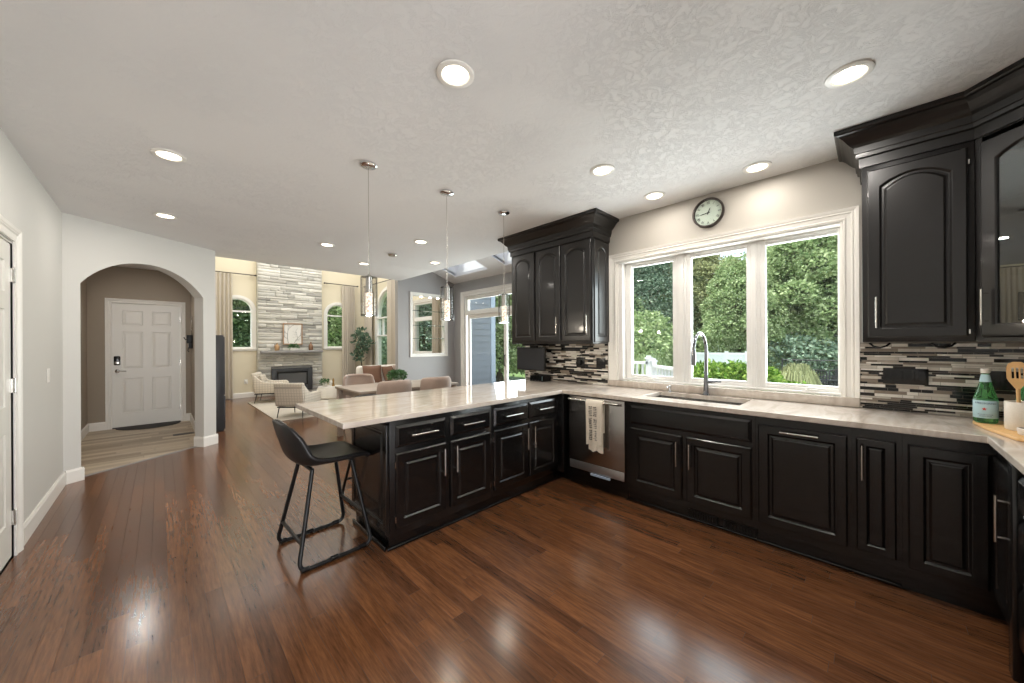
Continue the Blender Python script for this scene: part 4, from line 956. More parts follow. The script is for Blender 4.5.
utensil('wooden_spoon', 3.035, -.535, .06, -.16, 'plain bamboo spoon leaning right in the crock', .3)
t = thing('ceramic_dish', 'small white ceramic piece at the foot of the crock on the board', 'dish', (2.86, -.50, .9335))
mb = MB(); mb.lathe([(.001, .934), (.035, .934), (.04, .94), (.042, .965), (.038, .966), (.036, .944), (.001, .942)], (2.88, -.515, 0), 24); build(mb, 'dish_body', M_pot, t, smooth=True)
# ---- bar stools
def make_stool(label, loc, rz):
    t = thing('bar_stool', label, 'stool', loc, rz, None)
    tb = .0125
    # local: faces +x; base rectangle x -.225..225, y -.225..225
    for s in (-1, 1):
        mb = MB(); pts = fillet([(-.115, s*.135, .575), (-.225, s*.235, .013), (.225, s*.235, .013), (.125, s*.150, .585)], .065, 7); mb.tube(pts, tb, 10)
        build(mb, 'side_frame', M_blkmetal, t, world=False, smooth=True)
        for xx in (-.19, -.02, .16): mb = MB(); mb.tube([(xx-.022, s*.235, .0165), (xx+.022, s*.235, .0165)], .0155, 10); build(mb, 'floor_glide', M_blkplastic, t, world=False, smooth=True)
    def at(s, f, front):
        a, b_ = ((.125, s*.150, .585), (.225, s*.235, .013)) if front else ((-.115, s*.135, .575), (-.225, s*.235, .013))
        return tuple(Vector(a).lerp(Vector(b_), f))
    mb = MB(); mb.tube([at(-1, .62, True), at(1, .62, True)], .0105, 10); build(mb, 'footrest', M_blkmetal, t, world=False, smooth=True)
    mb = MB(); mb.tube([at(-1, .74, False), at(1, .74, False)], .0105, 10); build(mb, 'rear_stretcher', M_blkmetal, t, world=False, smooth=True)
    mb = MB(); mb.tube([(.125, -.15, .585), (.125, .15, .585)], tb, 8); mb.tube([(-.115, -.135, .575), (-.115, .135, .575)], tb, 8); build(mb, 'seat_bracket', M_blkmetal, t, world=False, smooth=True)
    # bucket shell
    prof = [(.235, .590, .19, 0), (.225, .618, .205, 0), (.16, .626, .218, .004), (.06, .612, .222, .014), (-.05, .598, .222, .032), (-.14, .602, .22, .06), (-.20, .642, .215, .07), (-.225, .71, .205, .055), (-.245, .78, .195, .045), (-.262, .845, .182, .036), (-.270, .885, .165, .028), (-.272, .897, .14, .022)]
    n = 12; loops = []
    for i, (x, z, hw_, curl) in enumerate(prof):
        row = []; back = max(0, min(1, (i-4)/3))
        for j in range(n+1):
            u = -1+2*j/n; k = abs(u)**3; row.append((x+curl*1.3*k*back, u*hw_, z+curl*k*(1-back)*1.4+(.02*k*back if i < 9 else -.03*k*(i-8)/3)))
        loops.append(row)
    mb = MB(); mb.loft(loops, False, False, closed=False); build(mb, 'bucket_seat', M_leather, t, world=False, solid=.034, sub=2)
    mb = MB(); edge = [Vector(l[0]) for l in loops[1:]]+[Vector(q) for q in loops[-1][1:]]+[Vector(l[-1]) for l in loops[1:-1][::-1]]
    mb.tube(edge, .0035, 6); build(mb, 'seam_piping', M_leather, t, world=False, smooth=True)
    return t
st1 = make_stool('black bucket-seat bar stool on a sled base at the end of the peninsula', (.80, 2.66, .001), R(2))
st2 = make_stool('black bar stool tucked behind the peninsula, mostly hidden by the end panel', (1.40, 3.16, .001), R(-90))
# ---- ceiling lights
LIGHTS = [(1.043, 1.445, 'ceiling light nearest the camera, left of the kitchen centre'), (2.443, .082, 'ceiling light in front of the right wall cabinet'), (2.424, 1.459, 'ceiling light over the kitchen floor between sink and peninsula'), (3.179, 1.384, 'ceiling light close to the window wall, left of the clock'), (3.228, .617, 'ceiling light close to the window wall, right of the clock'), (.051, 3.454, 'ceiling light near the grey left wall, nearer of two'), (.047, 5.08, 'ceiling light near the grey left wall, farther of two by the arch'), (1.581, 5.083, 'ceiling light between the arch wall and the first pendant'), (2.407, 4.106, 'ceiling light between the first and second pendants'), (2.382, 5.854, 'farthest ceiling light, right beside the first pendant rod'), (3.184, 5.0, 'ceiling light just left of the second pendant rod')]
def downlight(x, y, label, e=14, cz=CZ):
    t = thing('recessed_ceiling_light', 'round white recessed '+label, 'ceiling light', (x, y, cz), 0, 'recessed ceiling lights')
    mb = MB(); mb.lathe([(.092, cz-.0005), (.092, cz-.006), (.085, cz-.010), (.068, cz-.010), (.062, cz-.004), (.062, cz-.0005)], (x, y, 0), 36); build(mb, 'trim_ring', M_white, t, smooth=True)
    mb = MB(); mb.lathe([(.0615, cz-.0008), (.0615, cz-.005), (.0001, cz-.0052)], (x, y, 0), 36); build(mb, 'lens', M_lens, t)
    l = lamp('downlight_lamp', 'AREA', (0, 0, -.014), e*.42, (1.0, .94, .87), .12); l.parent = t
    return t
for x, y, lb_ in LIGHTS: downlight(x, y, lb_, 7 if x > 3 and y < 2 else 24 if y < .5 else 14)
downlight(-.2, 7.5, 'ceiling light added out of view to brighten the foyer behind the arch', 22)  # unseen lamp added to lift the dark foyer
t = thing('smoke_detector', 'small white round smoke detector on the ceiling beyond the pendants', 'smoke detector', (2.5, 5.25, CZ))
SD = (2.43, 4.95); mb = MB(); mb.lathe([(.065, CZ-.0005), (.065, CZ-.02), (.05, CZ-.034), (.0001, CZ-.036)], (SD[0], SD[1], 0), 28); t.location = (SD[0], SD[1], CZ); build(mb, 'housing', M_nickel, t, smooth=True)
# ---- pendants
def pendant(x, label):
    y = 2.615; t = thing('pendant_light', label, 'pendant light', (x, y, CZ), 0, None)
    mb = MB(); mb.lathe([(.055, CZ-.0005), (.06, CZ-.004), (.06, CZ-.014), (.05, CZ-.022), (.012, CZ-.026), (.001, CZ-.026)], (x, y, 0), 28); build(mb, 'canopy', M_chrome, t, smooth=True)
    zt = 1.81; mb = MB(); mb.tube([(x, y, CZ-.02), (x, y, zt+.08)], .0028, 6); build(mb, 'cord', M_nickel, t, smooth=True)
    mb = MB(); mb.lathe([(.006, zt+.085), (.010, zt+.08), (.024, zt+.068), (.024, zt-.045), (.030, zt-.047), (.030, zt-.052), (.001, zt-.052)], (x, y, 0), 24); build(mb, 'socket', M_nickel, t, smooth=True)
    mb = MB(); mb.lathe([(.056, zt+.062), (.0585, zt+.062), (.0585, zt-.225), (.056, zt-.225), (.056, zt+.062)], (x, y, 0), 36)
    mb.lathe([(.0555, zt-.215), (.0555, zt-.222), (.0245, zt-.222), (.0245, zt-.215)], (x, y, 0), 36); build(mb, 'glass_cylinder', M_pglass, t, smooth=True)
    mb = MB(); mb.lathe([(.0001, zt-.054), (.024, zt-.054), (.024, zt-.205), (.0001, zt-.207)], (x, y, 0), 24); build(mb, 'bubble_crystal', M_crystal, t, smooth=True)
    l = lamp('pendant_lamp', 'POINT', (0, 0, zt-.24-CZ), 4, (1, .88, .72), radius=.03); l.parent = t
for x, lb_ in ((1.10, 'glass cylinder pendant lamp nearest the free end of the peninsula'), (1.787, 'middle glass cylinder pendant lamp over the peninsula'), (2.47, 'glass cylinder pendant lamp nearest the dark wall cabinet')): pendant(x, lb_)

# ================================================================== LIVING ROOM
# stone chimney breast
SX0, SX1, SYF = 1.865, 3.43, 11.50
t = thing('stone_fireplace', 'tall pale ledger-stone fireplace rising up the far living room wall', 'fireplace', (2.65, 11.6, 0))
mb = MB(); FI = (2.15, 3.16, .10, .745)
mb.box(SX0+.02, FI[0], SYF+.035, YF-.002, .001, 5.19); mb.box(FI[1], SX1-.02, SYF+.035, YF-.002, .001, 5.19); mb.box(FI[0], FI[1], SYF+.035, YF-.002, FI[3], 5.19); mb.box(FI[0], FI[1], SYF+.035, YF-.002, .001, FI[2]); build(mb, 'backing', M_mantel, t)
rg = random.Random(11); mb = MB(); z = .002
while z < 5.15:
    h = rg.choice((.045, .055, .07, .085, .10)); x = SX0 - 0
    if z < FI[3] < z+h: h = FI[3]-z+.002 if FI[3]-z > .03 else h
    while x < SX1-.02:
        L = rg.choice((.18, .28, .4, .52, .66)); x1 = min(x+L, SX1)
        if SX1-x1 < .1: x1 = SX1
        segs = [(x, x1)]
        if z < FI[3]-.005 and z+h > FI[2]+.005: segs = [(a, b_) for a, b_ in ((x, min(x1, FI[0])), (max(x, FI[1]), x1)) if b_-a > .02]
        for a, b_ in segs:
            d = rg.uniform(0, .022)
            mb.box(a, b_-.004, SYF+d-.01, SYF+.034, z, z+h-.005)
        x = x1
    z += h
build(mb, 'ledger_stones', M_stone, t, bevel=.004, seg=1)
mb = MB(); mb.box(SX0-.01, SX0+.019, SYF+.036, YF-.002, .002, 5.18); mb.box(SX1-.019, SX1+.01, SYF+.036, YF-.002, .002, 5.18); build(mb, 'side_stones', M_stone, t)
mb = MB(); mb.box(SX0+.03, SX1-.03, SYF-.19, SYF-.011, 1.165, 1.235); tag(build(mb, 'mantel_shelf', M_mantel, None, bevel=.012), 'rough grey stone mantel shelf across the fireplace', 'mantel')
t = thing('fireplace_insert', 'dark grey framed fireplace insert with a glass front', 'fireplace insert', (2.655, 11.5, .1))
x0, x1, z0, z1 = FI[0]+.004, FI[1]-.004, .104, .741
mb = MB(); y0, y1 = SYF-.045, SYF-.012
mb.box(x0, x0+.125, y0, y1, z0, z1); mb.box(x1-.125, x1, y0, y1, z0, z1); mb.box(x0+.125, x1-.125, y0, y1, z1-.10, z1); mb.box(x0+.125, x1-.125, y0, y1, z0, z0+.15); build(mb, 'surround', M_firedark, t, bevel=.004)
mb = MB(); gx0, gx1, gz0, gz1 = x0+.127, x1-.127, z0+.152, z1-.102
mb.box(gx0, gx0+.03, y0-.006, y1+.02, gz0, gz1); mb.box(gx1-.03, gx1, y0-.006, y1+.02, gz0, gz1); mb.box(gx0+.03, gx1-.03, y0-.006, y1+.02, gz1-.03, gz1); mb.box(gx0+.03, gx1-.03, y0-.006, y1+.02, gz0, gz0+.03); build(mb, 'inner_frame', M_blkmetal, t)
mb = MB(); mb.box(gx0+.03, gx1-.03, y0+.004, y0+.008, gz0+.03, gz1-.03); build(mb, 'glass_front', M_fireglass, t)
# art
t = thing('framed_botanical_print', 'wood-framed print of bare dark twigs hanging over the mantel', 'picture', (2.66, 11.45, 1.7))
ax0, ax1, az0, az1 = 2.42, 2.90, 1.40, 1.99; y = SYF-.03
mb = MB(); mb.box(ax0, ax0+.025, y-.02, y+.015, az0, az1); mb.box(ax1-.025, ax1, y-.02, y+.015, az0, az1); mb.box(ax0+.025, ax1-.025, y-.02, y+.015, az1-.025, az1); mb.box(ax0+.025, ax1-.025, y-.02, y+.015, az0, az0+.025); build(mb, 'picture_frame', M_woodframe, t)
mb = MB(); mb.box(ax0+.026, ax1-.026, y-.004, y, az0+.026, az1-.026); pp = build(mb, 'print', M_canvas, t)
mb = MB(); rg = random.Random(21)
def twig(x, z, a, L, r, dep):
    pts = [(x, z)]
    for k in range(4): a += rg.uniform(-.35, .35); x += L/4*math.sin(a); z += L/4*math.cos(a); pts.append((x, z))
    pts = [(min(max(px, ax0+.04), ax1-.04), min(max(pz, az0+.04), az1-.04)) for px, pz in pts]
    mb.tube([(px, y-.006, pz) for px, pz in pts], [r*(1-.15*k) for k in range(5)], 5)
    if dep:
        for px, pz in pts[1:]: twig(px, pz, a+rg.choice((-1, 1))*rg.uniform(.5, 1.1), L*.6, r*.65, dep-1)
twig(2.55, 1.44, .1, .50, .0055, 2); twig(2.70, 1.43, .4, .34, .005, 2); build(mb, 'twig_drawing', M_blkplastic, pp)
def vase(x, label, m, h=.2):
    mb = MB(); z = 1.2355; yy = SYF-.10; mb.lathe([(.001, z), (.045, z), (.058, z+.03), (.058, z+h*.55), (.035, z+h*.75), (.018, z+h*.82), (.02, z+h), (.016, z+h), (.014, z+h*.8), (.001, z+h*.78)], (x, yy, 0), 24)
    return tag(build(mb, 'vase', m, None, smooth=True), label, 'vase', None)
vase(2.27, 'tan ceramic bottle vase on the left part of the mantel', mat('tan_vase', (176, 140, 100), .5, noise=(12, .15))); vase(3.10, 'brown ceramic bottle vase on the right part of the mantel', M_terra, .23)
def leaves(mb, c, rad, n, size, rg, flat=1.0, hollow=.35):
    for _ in range(n):
        while True:
            p = Vector((rg.uniform(-1, 1), rg.uniform(-1, 1), rg.uniform(-1, 1)))
            if hollow < p.length <= 1: break
        q = Vector(c)+Vector((p.x*rad[0], p.y*rad[1], p.z*rad[2]))
        a = (p.normalized()+Vector((rg.uniform(-.8, .8), rg.uniform(-.8, .8), rg.uniform(-.3, .9)))).normalized(); b_ = a.cross(Vector((rg.uniform(-1, 1), rg.uniform(-1, 1), rg.uniform(-1, 1)))).normalized()
        s_ = size*rg.uniform(.6, 1.3); nn = a.cross(b_)
        mb.add([q, q+a*s_*.5+b_*s_*.28+nn*s_*.08, q+a*s_, q+a*s_*.5-b_*s_*.28+nn*s_*.08], [(0, 1, 2), (0, 2, 3)])
def potted(name, label, x, y, z, pr, ph, rad, n, size, m, pm, cat='plant', box=False, seed=1):
    t = thing(name, label, cat, (x, y, z)); rg = random.Random(seed)
    mb = MB()
    if box: mb.box(x-pr*1.8, x+pr*1.8, y-pr*.8, y+pr*.8, z+.0005, z+ph); build(mb, 'planter', pm, t, bevel=.004)
    else: mb.lathe([(.001, z+.0005), (pr*.75, z+.0005), (pr, z+ph*.3), (pr, z+ph), (pr*.9, z+ph), (pr*.88, z+ph*.8), (.001, z+ph*.8)], (x, y, 0), 24); build(mb, 'pot', pm, t, smooth=True)
    mb = MB(); leaves(mb, (x, y, z+ph+rad[2]*.6), rad, n, size, rg, hollow=.1); build(mb, 'foliage', m, t, recalc=False)
    mb = MB(); [mb.tube([(x, y, z+ph*.8), (x+rg.uniform(-.5, .5)*rad[0], y+rg.uniform(-.5, .5)*rad[1], z+ph+rad[2]*.8)], .003, 5) for _ in range(8)]; build(mb, 'stems', m, t); return t
potted('mantel_plant', 'low green plant in a white trough at the centre of the mantel', 2.66, SYF-.115, 1.2355, .055, .07, (.13, .045, .055), 160, .05, M_leaf, M_pot, box=True)
# rug, armchairs
mb = MB(); mb.box(1.50, 3.20, 7.55, 10.6, .0015, .014); rg_o = build(mb, 'area_rug', M_rug, None, bevel=.003); tag(rg_o, 'large ivory rug under the two plaid armchairs', 'rug')
def armchair(label, loc, rz):
    t = thing('armchair', label, 'armchair', loc, rz)           # local faces +x
    mb = MB(); mb.box(-.30, .36, -.27, .27, .33, .45); build(mb, 'seat_cushion', M_plaid, t, world=False, bevel=.04, seg=3)
    # back with slight rake
    mb = MB(); mb.loft([[(-.32, y, .27), (-.22, y, .27), (-.29, y, .82), (-.40, y, .82)] for y in (-.34, .34)]); build(mb, 'backrest', M_plaid, t, world=False, bevel=.03, seg=3)
    for s in (-1, 1):
        mb = MB(); y0, y1 = sorted((s*.28, s*.36)); o_ = [(-.30, .27), (.37, .27), (.39, .50), (.33, .56), (.0, .56), (-.15, .60), (-.27, .72), (-.36, .80)]
        mb.loft([[(x, y, z) for x, z in o_] for y in (y0, y1)]); build(mb, 'armrest', M_plaid, t, world=False, bevel=.02, seg=2)
    mb = MB(); mb.box(-.28, .34, -.27, .27, .262, .325); build(mb, 'seat_frame', M_plaid, t, world=False)
    mb = MB(); mb.box(-.32, .36, -.30, -.27, .235, .2605); mb.box(-.32, .36, .27, .30, .235, .2605); mb.box(-.32, -.29, -.27, .27, .235, .2605); mb.box(.33, .36, -.27, .27, .235, .2605); build(mb, 'base_rail', M_legblk, t, world=False)
    for sx in (-1, 1):
        for sy in (-1, 1):
            mb = MB(); mb.tube([(sx*.29+.02, sy*.28, .24), (sx*.34+.02, sy*.30, .0)], [.013, .009], 8); build(mb, 'leg', M_legblk, t, world=False, smooth=True)
    mb = MB(); mb.loft([[(-.20+dx, y, .46), (-.10+dx, y, .46), (-.17+dx, y, .76), (-.25+dx, y, .76)] for dx, y in ((0, -.22), (0, .22))]); build(mb, 'back_cushion', M_plaid, t, world=False, bevel=.035, seg=3)
    return t
ac = armchair('cream plaid armchair nearer the kitchen, seen from behind', (1.91, 7.87, .015), R(45)); ac.matrix_basis = ac.matrix_basis @ Matrix.Scale(.80, 4)
ac = armchair('cream plaid armchair nearer the fireplace, turned towards the right', (1.93, 10.36, .015), R(-22)); ac.matrix_basis = ac.matrix_basis @ Matrix.Scale(.86, 4)
# round ottoman table with small things
OX, OY, OH = 3.12, 9.85, .30
t = thing('round_ottoman', 'low round cream ottoman between the fireplace and the dining table', 'ottoman', (OX, OY, .015))
mb = MB(); mb.lathe([(.001, .016), (.26, .016), (.30, .05), (.30, OH-.04), (.27, OH), (.001, OH+.004)], (OX, OY, 0), 40); build(mb, 'body', M_sofa, t, smooth=True)
mb = MB(); mb.lathe([(.001, OH+.0045), (.27, OH+.0045), (.28, OH+.01), (.27, OH+.02), (.001, OH+.021)], (OX, OY, 0), 40); build(mb, 'tray_top', M_pot, t, smooth=True)
OT = OH+.0215
potted('ottoman_plant', 'small green plant in a white pot on the round ottoman', OX-.13, OY, OT, .06, .09, (.085, .085, .06), 140, .05, M_leaf, M_pot, seed=3)
mb = MB(); mb.lathe([(.001, OT), (.03, OT), (.035, OT+.02), (.018, OT+.09), (.026, OT+.15), (.012, OT+.2), (.001, OT+.2)], (OX+.06, OY-.06, 0), 16); tag(build(mb, 'figurine', mat('aged_brass', (176, 142, 84), .35, .8, noise=(20, .1)), None, smooth=True), 'slender brass figurine on the ottoman beside the plant', 'figurine')
mb = MB(); mb.lathe([(.001, OT), (.045, OT), (.06, OT+.04), (.045, OT+.10), (.027, OT+.13), (.022, OT+.13), (.001, OT+.11)], (OX+.07, OY+.12, 0), 20); tag(build(mb, 'white_vase', M_pot, None, smooth=True), 'small white vase on the ottoman behind the brass figurine', 'vase')
# sofa with rust cushions beyond the dining table
t = thing('cream_sofa', 'cream boucle sofa with rust cushions beyond the dining table', 'sofa', (4.05, 8.35, .001), 0)
mb = MB(); mb.box(3.45, 4.60, 7.85, 8.75, .12, .42); build(mb, 'base', M_sofa, t, bevel=.05, seg=3)
mb = MB(); mb.box(3.42, 4.65, 8.755, 8.98, .12, .86); build(mb, 'backrest', M_sofa, t, bevel=.07, seg=3)
mb = MB(); mb.box(3.26, 3.445, 7.85, 8.75, .12, .62); build(mb, 'armrest', M_sofa, t, bevel=.06, seg=3)
mb = MB(); mb.box(4.605, 4.75, 7.85, 8.75, .12, .62); build(mb, 'armrest', M_sofa, t, bevel=.05, seg=3)
for xx, yy in ((3.4, 7.95), (4.6, 7.95), (3.4, 8.85), (4.6, 8.85)): mb = MB(); mb.tube([(xx, yy, .13), (xx, yy, .001)], .02, 8); build(mb, 'foot', M_dkleg, t, smooth=True)
def cushion(x, y, z, s, rz, tilt, m, label, grp=None):
    M = Matrix.Translation((x, y, z)) @ Matrix.Rotation(rz, 4, 'Z') @ Matrix.Rotation(tilt, 4, 'X')
    mb = MB(M); n = 8; top = []; 
    for sg in (-1, 1):
        loops = []
        for i in range(n+1):
            row = []
            for j in range(n+1):
                u, v = -1+2*i/n, -1+2*j/n; k = (1-u**4)*(1-v**4); pin = 1-.08*(1-abs(u*v))*0; row.append((u*s/2*(1-.06*(1-abs(v))**1), sg*(.004+.07*k**.6), v*s/2*(1-.06*(1-abs(u)))))
            loops.append(row)
        mb.loft(loops, False, False, closed=False)
    return tag(build(mb, 'throw_cushion', m, None, smooth=True), label, 'cushion', grp)
cushion(3.69, 8.60, .66, .44, R(-12), R(-16), M_rust, 'rust brown cushion at the left end of the cream sofa')
cushion(4.08, 8.53, .645, .42, R(28), R(-18), M_rust, 'rust brown cushion turned aslant in the middle of the cream sofa')
cushion(4.44, 8.60, .655, .42, R(8), R(-16), M_chairfab, 'blush cushion at the right end of the cream sofa')
# curtains and rods
def curtain(name, label, a0, a1, z0, z1, M, b, waves, seed=1, m=None):
    rg = random.Random(seed); n = waves*8; loops = []
    for k, f in enumerate((0, .04, .5, 1)):
        row = []
        for j in range(n+1):
            u = j/n; amp = .028*(1+.3*math.sin(u*9+seed))*(.8 if k < 2 else 1.1); row.append((a0+(a1-a0)*(u+(.012*math.sin(u*14+seed)*f)), b-.01+amp*math.sin(2*math.pi*u*waves+math.sin(u*5+seed)), z1+(z0-z1)*f))
        loops.append(row)
    mb = MB(M); mb.loft(loops, False, False, closed=False); return tag(build(mb, name, m or M_fabric, None, smooth=True, solid=.005), label, 'curtain')
def rod(label, a0, a1, z, M, b, ends=(1, 1)):
    t = thing('curtain_rod', label, 'curtain rod', tuple(M @ Vector(((a0+a1)/2, b, z))))
    mb = MB(M); mb.tube([(a0, b, z), (a1, b, z)], .012, 10); build(mb, 'pole', M_bronze, t, smooth=True)
    for a, s in ((a0, -1), (a1, 1)):
        if ends[0 if s < 0 else 1]:
            mb = MB(M); mb.tube([(a, b, z), (a+s*.02, b, z), (a+s*.05, b, z)], [.012, .024, .018], 10); mb.tube([(a-s*.06, b, z), (a-s*.06, -.002, z)], .008, 8); build(mb, 'finial', M_bronze, t, smooth=True)
MXF, MYL = MX(YF), MY(XL)
curtain('drape', 'beige floor-length drape at the left side of the left arched window', .68, 1.33, .02, 3.225, MXF, -.10, 8, 1)
curtain('drape', 'beige floor-length drape right of the fireplace wall, beside the right arched window', 4.03, 4.42, .02, 3.225, MXF, -.10, 7, 2)
rod('dark curtain rod over the left arched window', .62, 1.80, 3.245, MXF, -.10, (0, 1))
rod('dark curtain rod over the right arched window', 3.56, 4.48, 3.245, MXF, -.10)
curtain('drape', 'beige drape in the corner, left of the tall arched side window', 10.98, 11.50, .02, 3.225, MYL, -.10, 7, 3)
curtain('drape', 'beige drape on the near side of the tall arched side window', 9.30, 9.88, .02, 3.225, MYL, -.10, 7, 4)
rod('dark curtain rod across the tall arched side window', 9.36, 11.5, 3.245, MYL, -.10)
curtain('drape', 'cream drape seen through the wall opening with glass shelves', 7.26, 7.50, .02, 2.6, MYL, -.08, 3, 5)
# dark cabinet at the pier
t = thing('tall_dark_cabinet', 'tall narrow charcoal cabinet just behind the end of the arch wall', 'cabinet', (.66, 7.7, 0))
mb = MB(); mb.box(.5755, .735, 7.37, 8.20, .001, 1.545); build(mb, 'carcass', M_char, t, bevel=.004)
mb = MB(); mb.box(.7355, .755, 7.39, 8.18, .03, .56); build(mb, 'lower_door', M_char, t, bevel=.003)
mb = MB(); mb.box(.7355, .75, 7.39, 8.18, .58, 1.52); build(mb, 'upper_door', M_char, t, bevel=.003)
# indoor tree
t = thing('potted_tree', 'leafy indoor tree in the far corner by the drapes', 'plant', (4.36, 10.98, 0))
mb = MB(); mb.lathe([(.001, .001), (.15, .001), (.19, .30), (.17, .30), (.16, .27), (.001, .27)], (4.36, 10.98, 0), 28); build(mb, 'pot', M_pot, t, smooth=True)
rg = random.Random(4); mb = MB(); mb.tube([(4.36, 10.98, .25), (4.38, 10.96, .7), (4.35, 10.98, 1.15), (4.37, 10.98, 1.45)], [.02, .017, .013, .008], 8)
for k in range(9): a = k*2.4; mb.tube([(4.365, 10.975, .85+k*.07), (4.365+.18*math.cos(a), 10.97+.18*math.sin(a), 1.0+k*.08)], .006, 6)
build(mb, 'trunk', M_bark, t, smooth=True)
mb = MB()
for k in range(16):
    a = rg.uniform(0, 6.3); r = rg.uniform(.05, .26); zz = rg.uniform(.95, 1.78); leaves(mb, (4.36+r*math.cos(a), 10.98+r*math.sin(a), zz), (.13, .13, .12), 34, .11, rg, hollow=0)
build(mb, 'foliage', M_leaf2, t, recalc=False)
# outlet-like air freshener by chair, on living back wall
t = thing('wall_outlet', 'white outlet with a plug-in night light low on the cream wall left of the fireplace', 'outlet', (1.62, YF, .42))
mb = MB(); mb.box(1.58, 1.66, YF-.006, YF-.0005, .36, .48); build(mb, 'cover_plate', M_white, t); mb = MB(); mb.box(1.595, 1.645, YF-.05, YF-.0065, .38, .46); build(mb, 'night_light', M_pot, t, bevel=.01)

# ================================================================== DINING
t = thing('dining_table', 'long grey-brown wooden dining table behind the peninsula', 'table', (2.66, 5.25, 0))
mb = MB(); mb.box(1.885, 3.48, 4.78, 5.74, .715, .75); build(mb, 'tabletop', M_tablewood, t, bevel=.004)
mb = MB(); mb.box(1.96, 3.40, 4.86, 4.885, .63, .7145); mb.box(1.96, 3.40, 5.635, 5.66, .63, .7145); mb.box(1.96, 1.985, 4.885, 5.635, .63, .7145); mb.box(3.375, 3.40, 4.885, 5.635, .63, .7145); build(mb, 'apron', M_tablewood, t)
for xx in (1.90, 3.39):
    for yy in (4.80, 5.64): mb = MB(); mb.box(xx, xx+.075, yy, yy+.075, .001, .7145); build(mb, 'leg', M_tablewood, t, bevel=.004)
def dining_chair(label, loc, rz, src=None):
    if src: c = copy_tree(src); c.matrix_basis = Matrix.Translation(loc) @ Matrix.Rotation(rz, 4, 'Z'); c['label'] = label; return c
    t = thing('dining_chair', label, 'chair', loc, rz, 'chairs round the dining table')
    # local faces +x; wrap-around back
    mb = MB(); loops = []; n = 16
    for z, k, off in ((.50, .98, 0), (.60, 1.0, -.005), (.74, 1.0, -.02), (.84, .985, -.035), (.875, .93, -.04), (.885, .80, -.04)):
        row = []
        for j in range(n+1):
            a = R(180-78+156*j/n) if False else R(102+156*j/n)
            row.append((.02+off+.245*math.cos(a)*k*1.0, .245*math.sin(a)*k, z-(0.02*(abs(j-n/2)/(n/2))**3)))
        loops.append(row)
    mb.loft(loops, False, False, closed=False); build(mb, 'backrest', M_chairfab, t, world=False, solid=.045, sub=1)
    mb = MB(); mb.lathe([(.001, .40), (.22, .40), (.245, .42), (.245, .455), (.225, .485), (.001, .49)], (.01, 0, 0), 32); build(mb, 'seat', M_chairfab, t, world=False, smooth=True)
    for sx in (-1, 1):
        for sy in (-1, 1): mb = MB(); mb.tube([(sx*.14+.01, sy*.14, .402), (sx*.2+.01, sy*.2, .001)], [.017, .011], 8); build(mb, 'leg', M_dkleg, t, world=False, smooth=True)
    return t
c0 = dining_chair('blush-brown dining chair on the near side of the table, the left one', (2.29, 4.70, .001), R(90))
dining_chair('blush-brown dining chair on the near side of the table, the right one', (2.98, 4.74, .001), R(84), c0)
dining_chair('blush-brown dining chair on the far side of the table, facing the kitchen', (2.30, 5.80, .001), R(-90), c0)
potted('table_plant', 'bushy green plant in a white bowl at the middle of the dining table', 2.72, 5.40, .7505, .085, .085, (.145, .145, .08), 800, .036, M_leaf, M_pot, seed=8)

# ================================================================== OUTDOORS
mb = MB(); mb.box(-14, 60, -30, 60, -1.0, -.75); o = struct(mb, 'ground', M_grass)
mb = MB(); mb.box(5.1, 11.4, -6, 6.9, -.75, -.12); struct(mb, 'patio_deck', M_paver)
# house wing with lap siding seen through the sliding door
t = thing('siding_wing', 'house wing with blue-grey lap siding outside the sliding door', 'house wing', (5.7, 7.5, -.7))
mb = MB(); mb.box(5.06, 6.56, 7.36, 7.60, -.7, 5.0); build(mb, 'wall_core', M_siding, t)
mb = MB(); z = -.7
while z < 4.95: mb.loft([[(x, 7.335, z), (x, 7.3595, z), (x, 7.3595, z+.165), (x, 7.352, z+.165)] for x in (5.06, 6.43)]); z += .165
build(mb, 'lap_boards', M_siding, t)
mb = MB(); mb.box(6.43, 6.58, 7.32, 7.62, -.7, 5.0); build(mb, 'corner_board', mat('corner_board_pale', (176, 186, 202), .5, noise=(4, .04)), t)
# exterior faces of the living room block are closed by the siding too
mb = MB(); mb.box(4.956, 5.055, 7.36, 7.6, -.7, 5.0); build(mb, 'wall_return', M_siding, t)
def railing(label, p0, p1, zt=.98, zb=-.12, group=None, nspan=1):
    t = thing('deck_railing', label, 'railing', (*p0, zb)); P0, P1 = Vector((*p0, 0)), Vector((*p1, 0)); d = (P1-P0); L = d.length; d.normalize(); s_ = Vector((-d.y, d.x, 0))
    def bar(a, b_, w2, z0, z1, mb):
        mb.loft([[tuple(p+s_*w2+Vector((0, 0, z0))), tuple(p-s_*w2+Vector((0, 0, z0))), tuple(p-s_*w2+Vector((0, 0, z1))), tuple(p+s_*w2+Vector((0, 0, z1)))] for p in (P0+d*a, P0+d*b_)])
    mb = MB(); bar(0, L, .045, zt-.05, zt, mb); build(mb, 'top_rail', M_vinyl, t); mb = MB(); bar(0, L, .03, zb+.08, zb+.13, mb); build(mb, 'bottom_rail', M_vinyl, t)
    for a in [L*i/nspan for i in range(nspan+1)]:
        mb = MB(); bar(a-.045, a+.045, .045, zb+.001, zt+.06, mb); bar(a-.062, a+.062, .062, zt+.06, zt+.09, mb); bar(a-.035, a+.035, .035, zt+.09, zt+.125, mb); build(mb, 'post', M_vinyl, t)
    mb = MB(); n = int(L/.125)
    for i in range(1, n): a = L*i/n; bar(a-.018, a+.018, .018, zb+.13, zt-.05, mb)
    build(mb, 'balusters', M_vinyl, t); return t
railing('white deck railing running away outside the left kitchen window pane', (7.15, 3.25), (7.15, 6.6), 1.0, nspan=2)
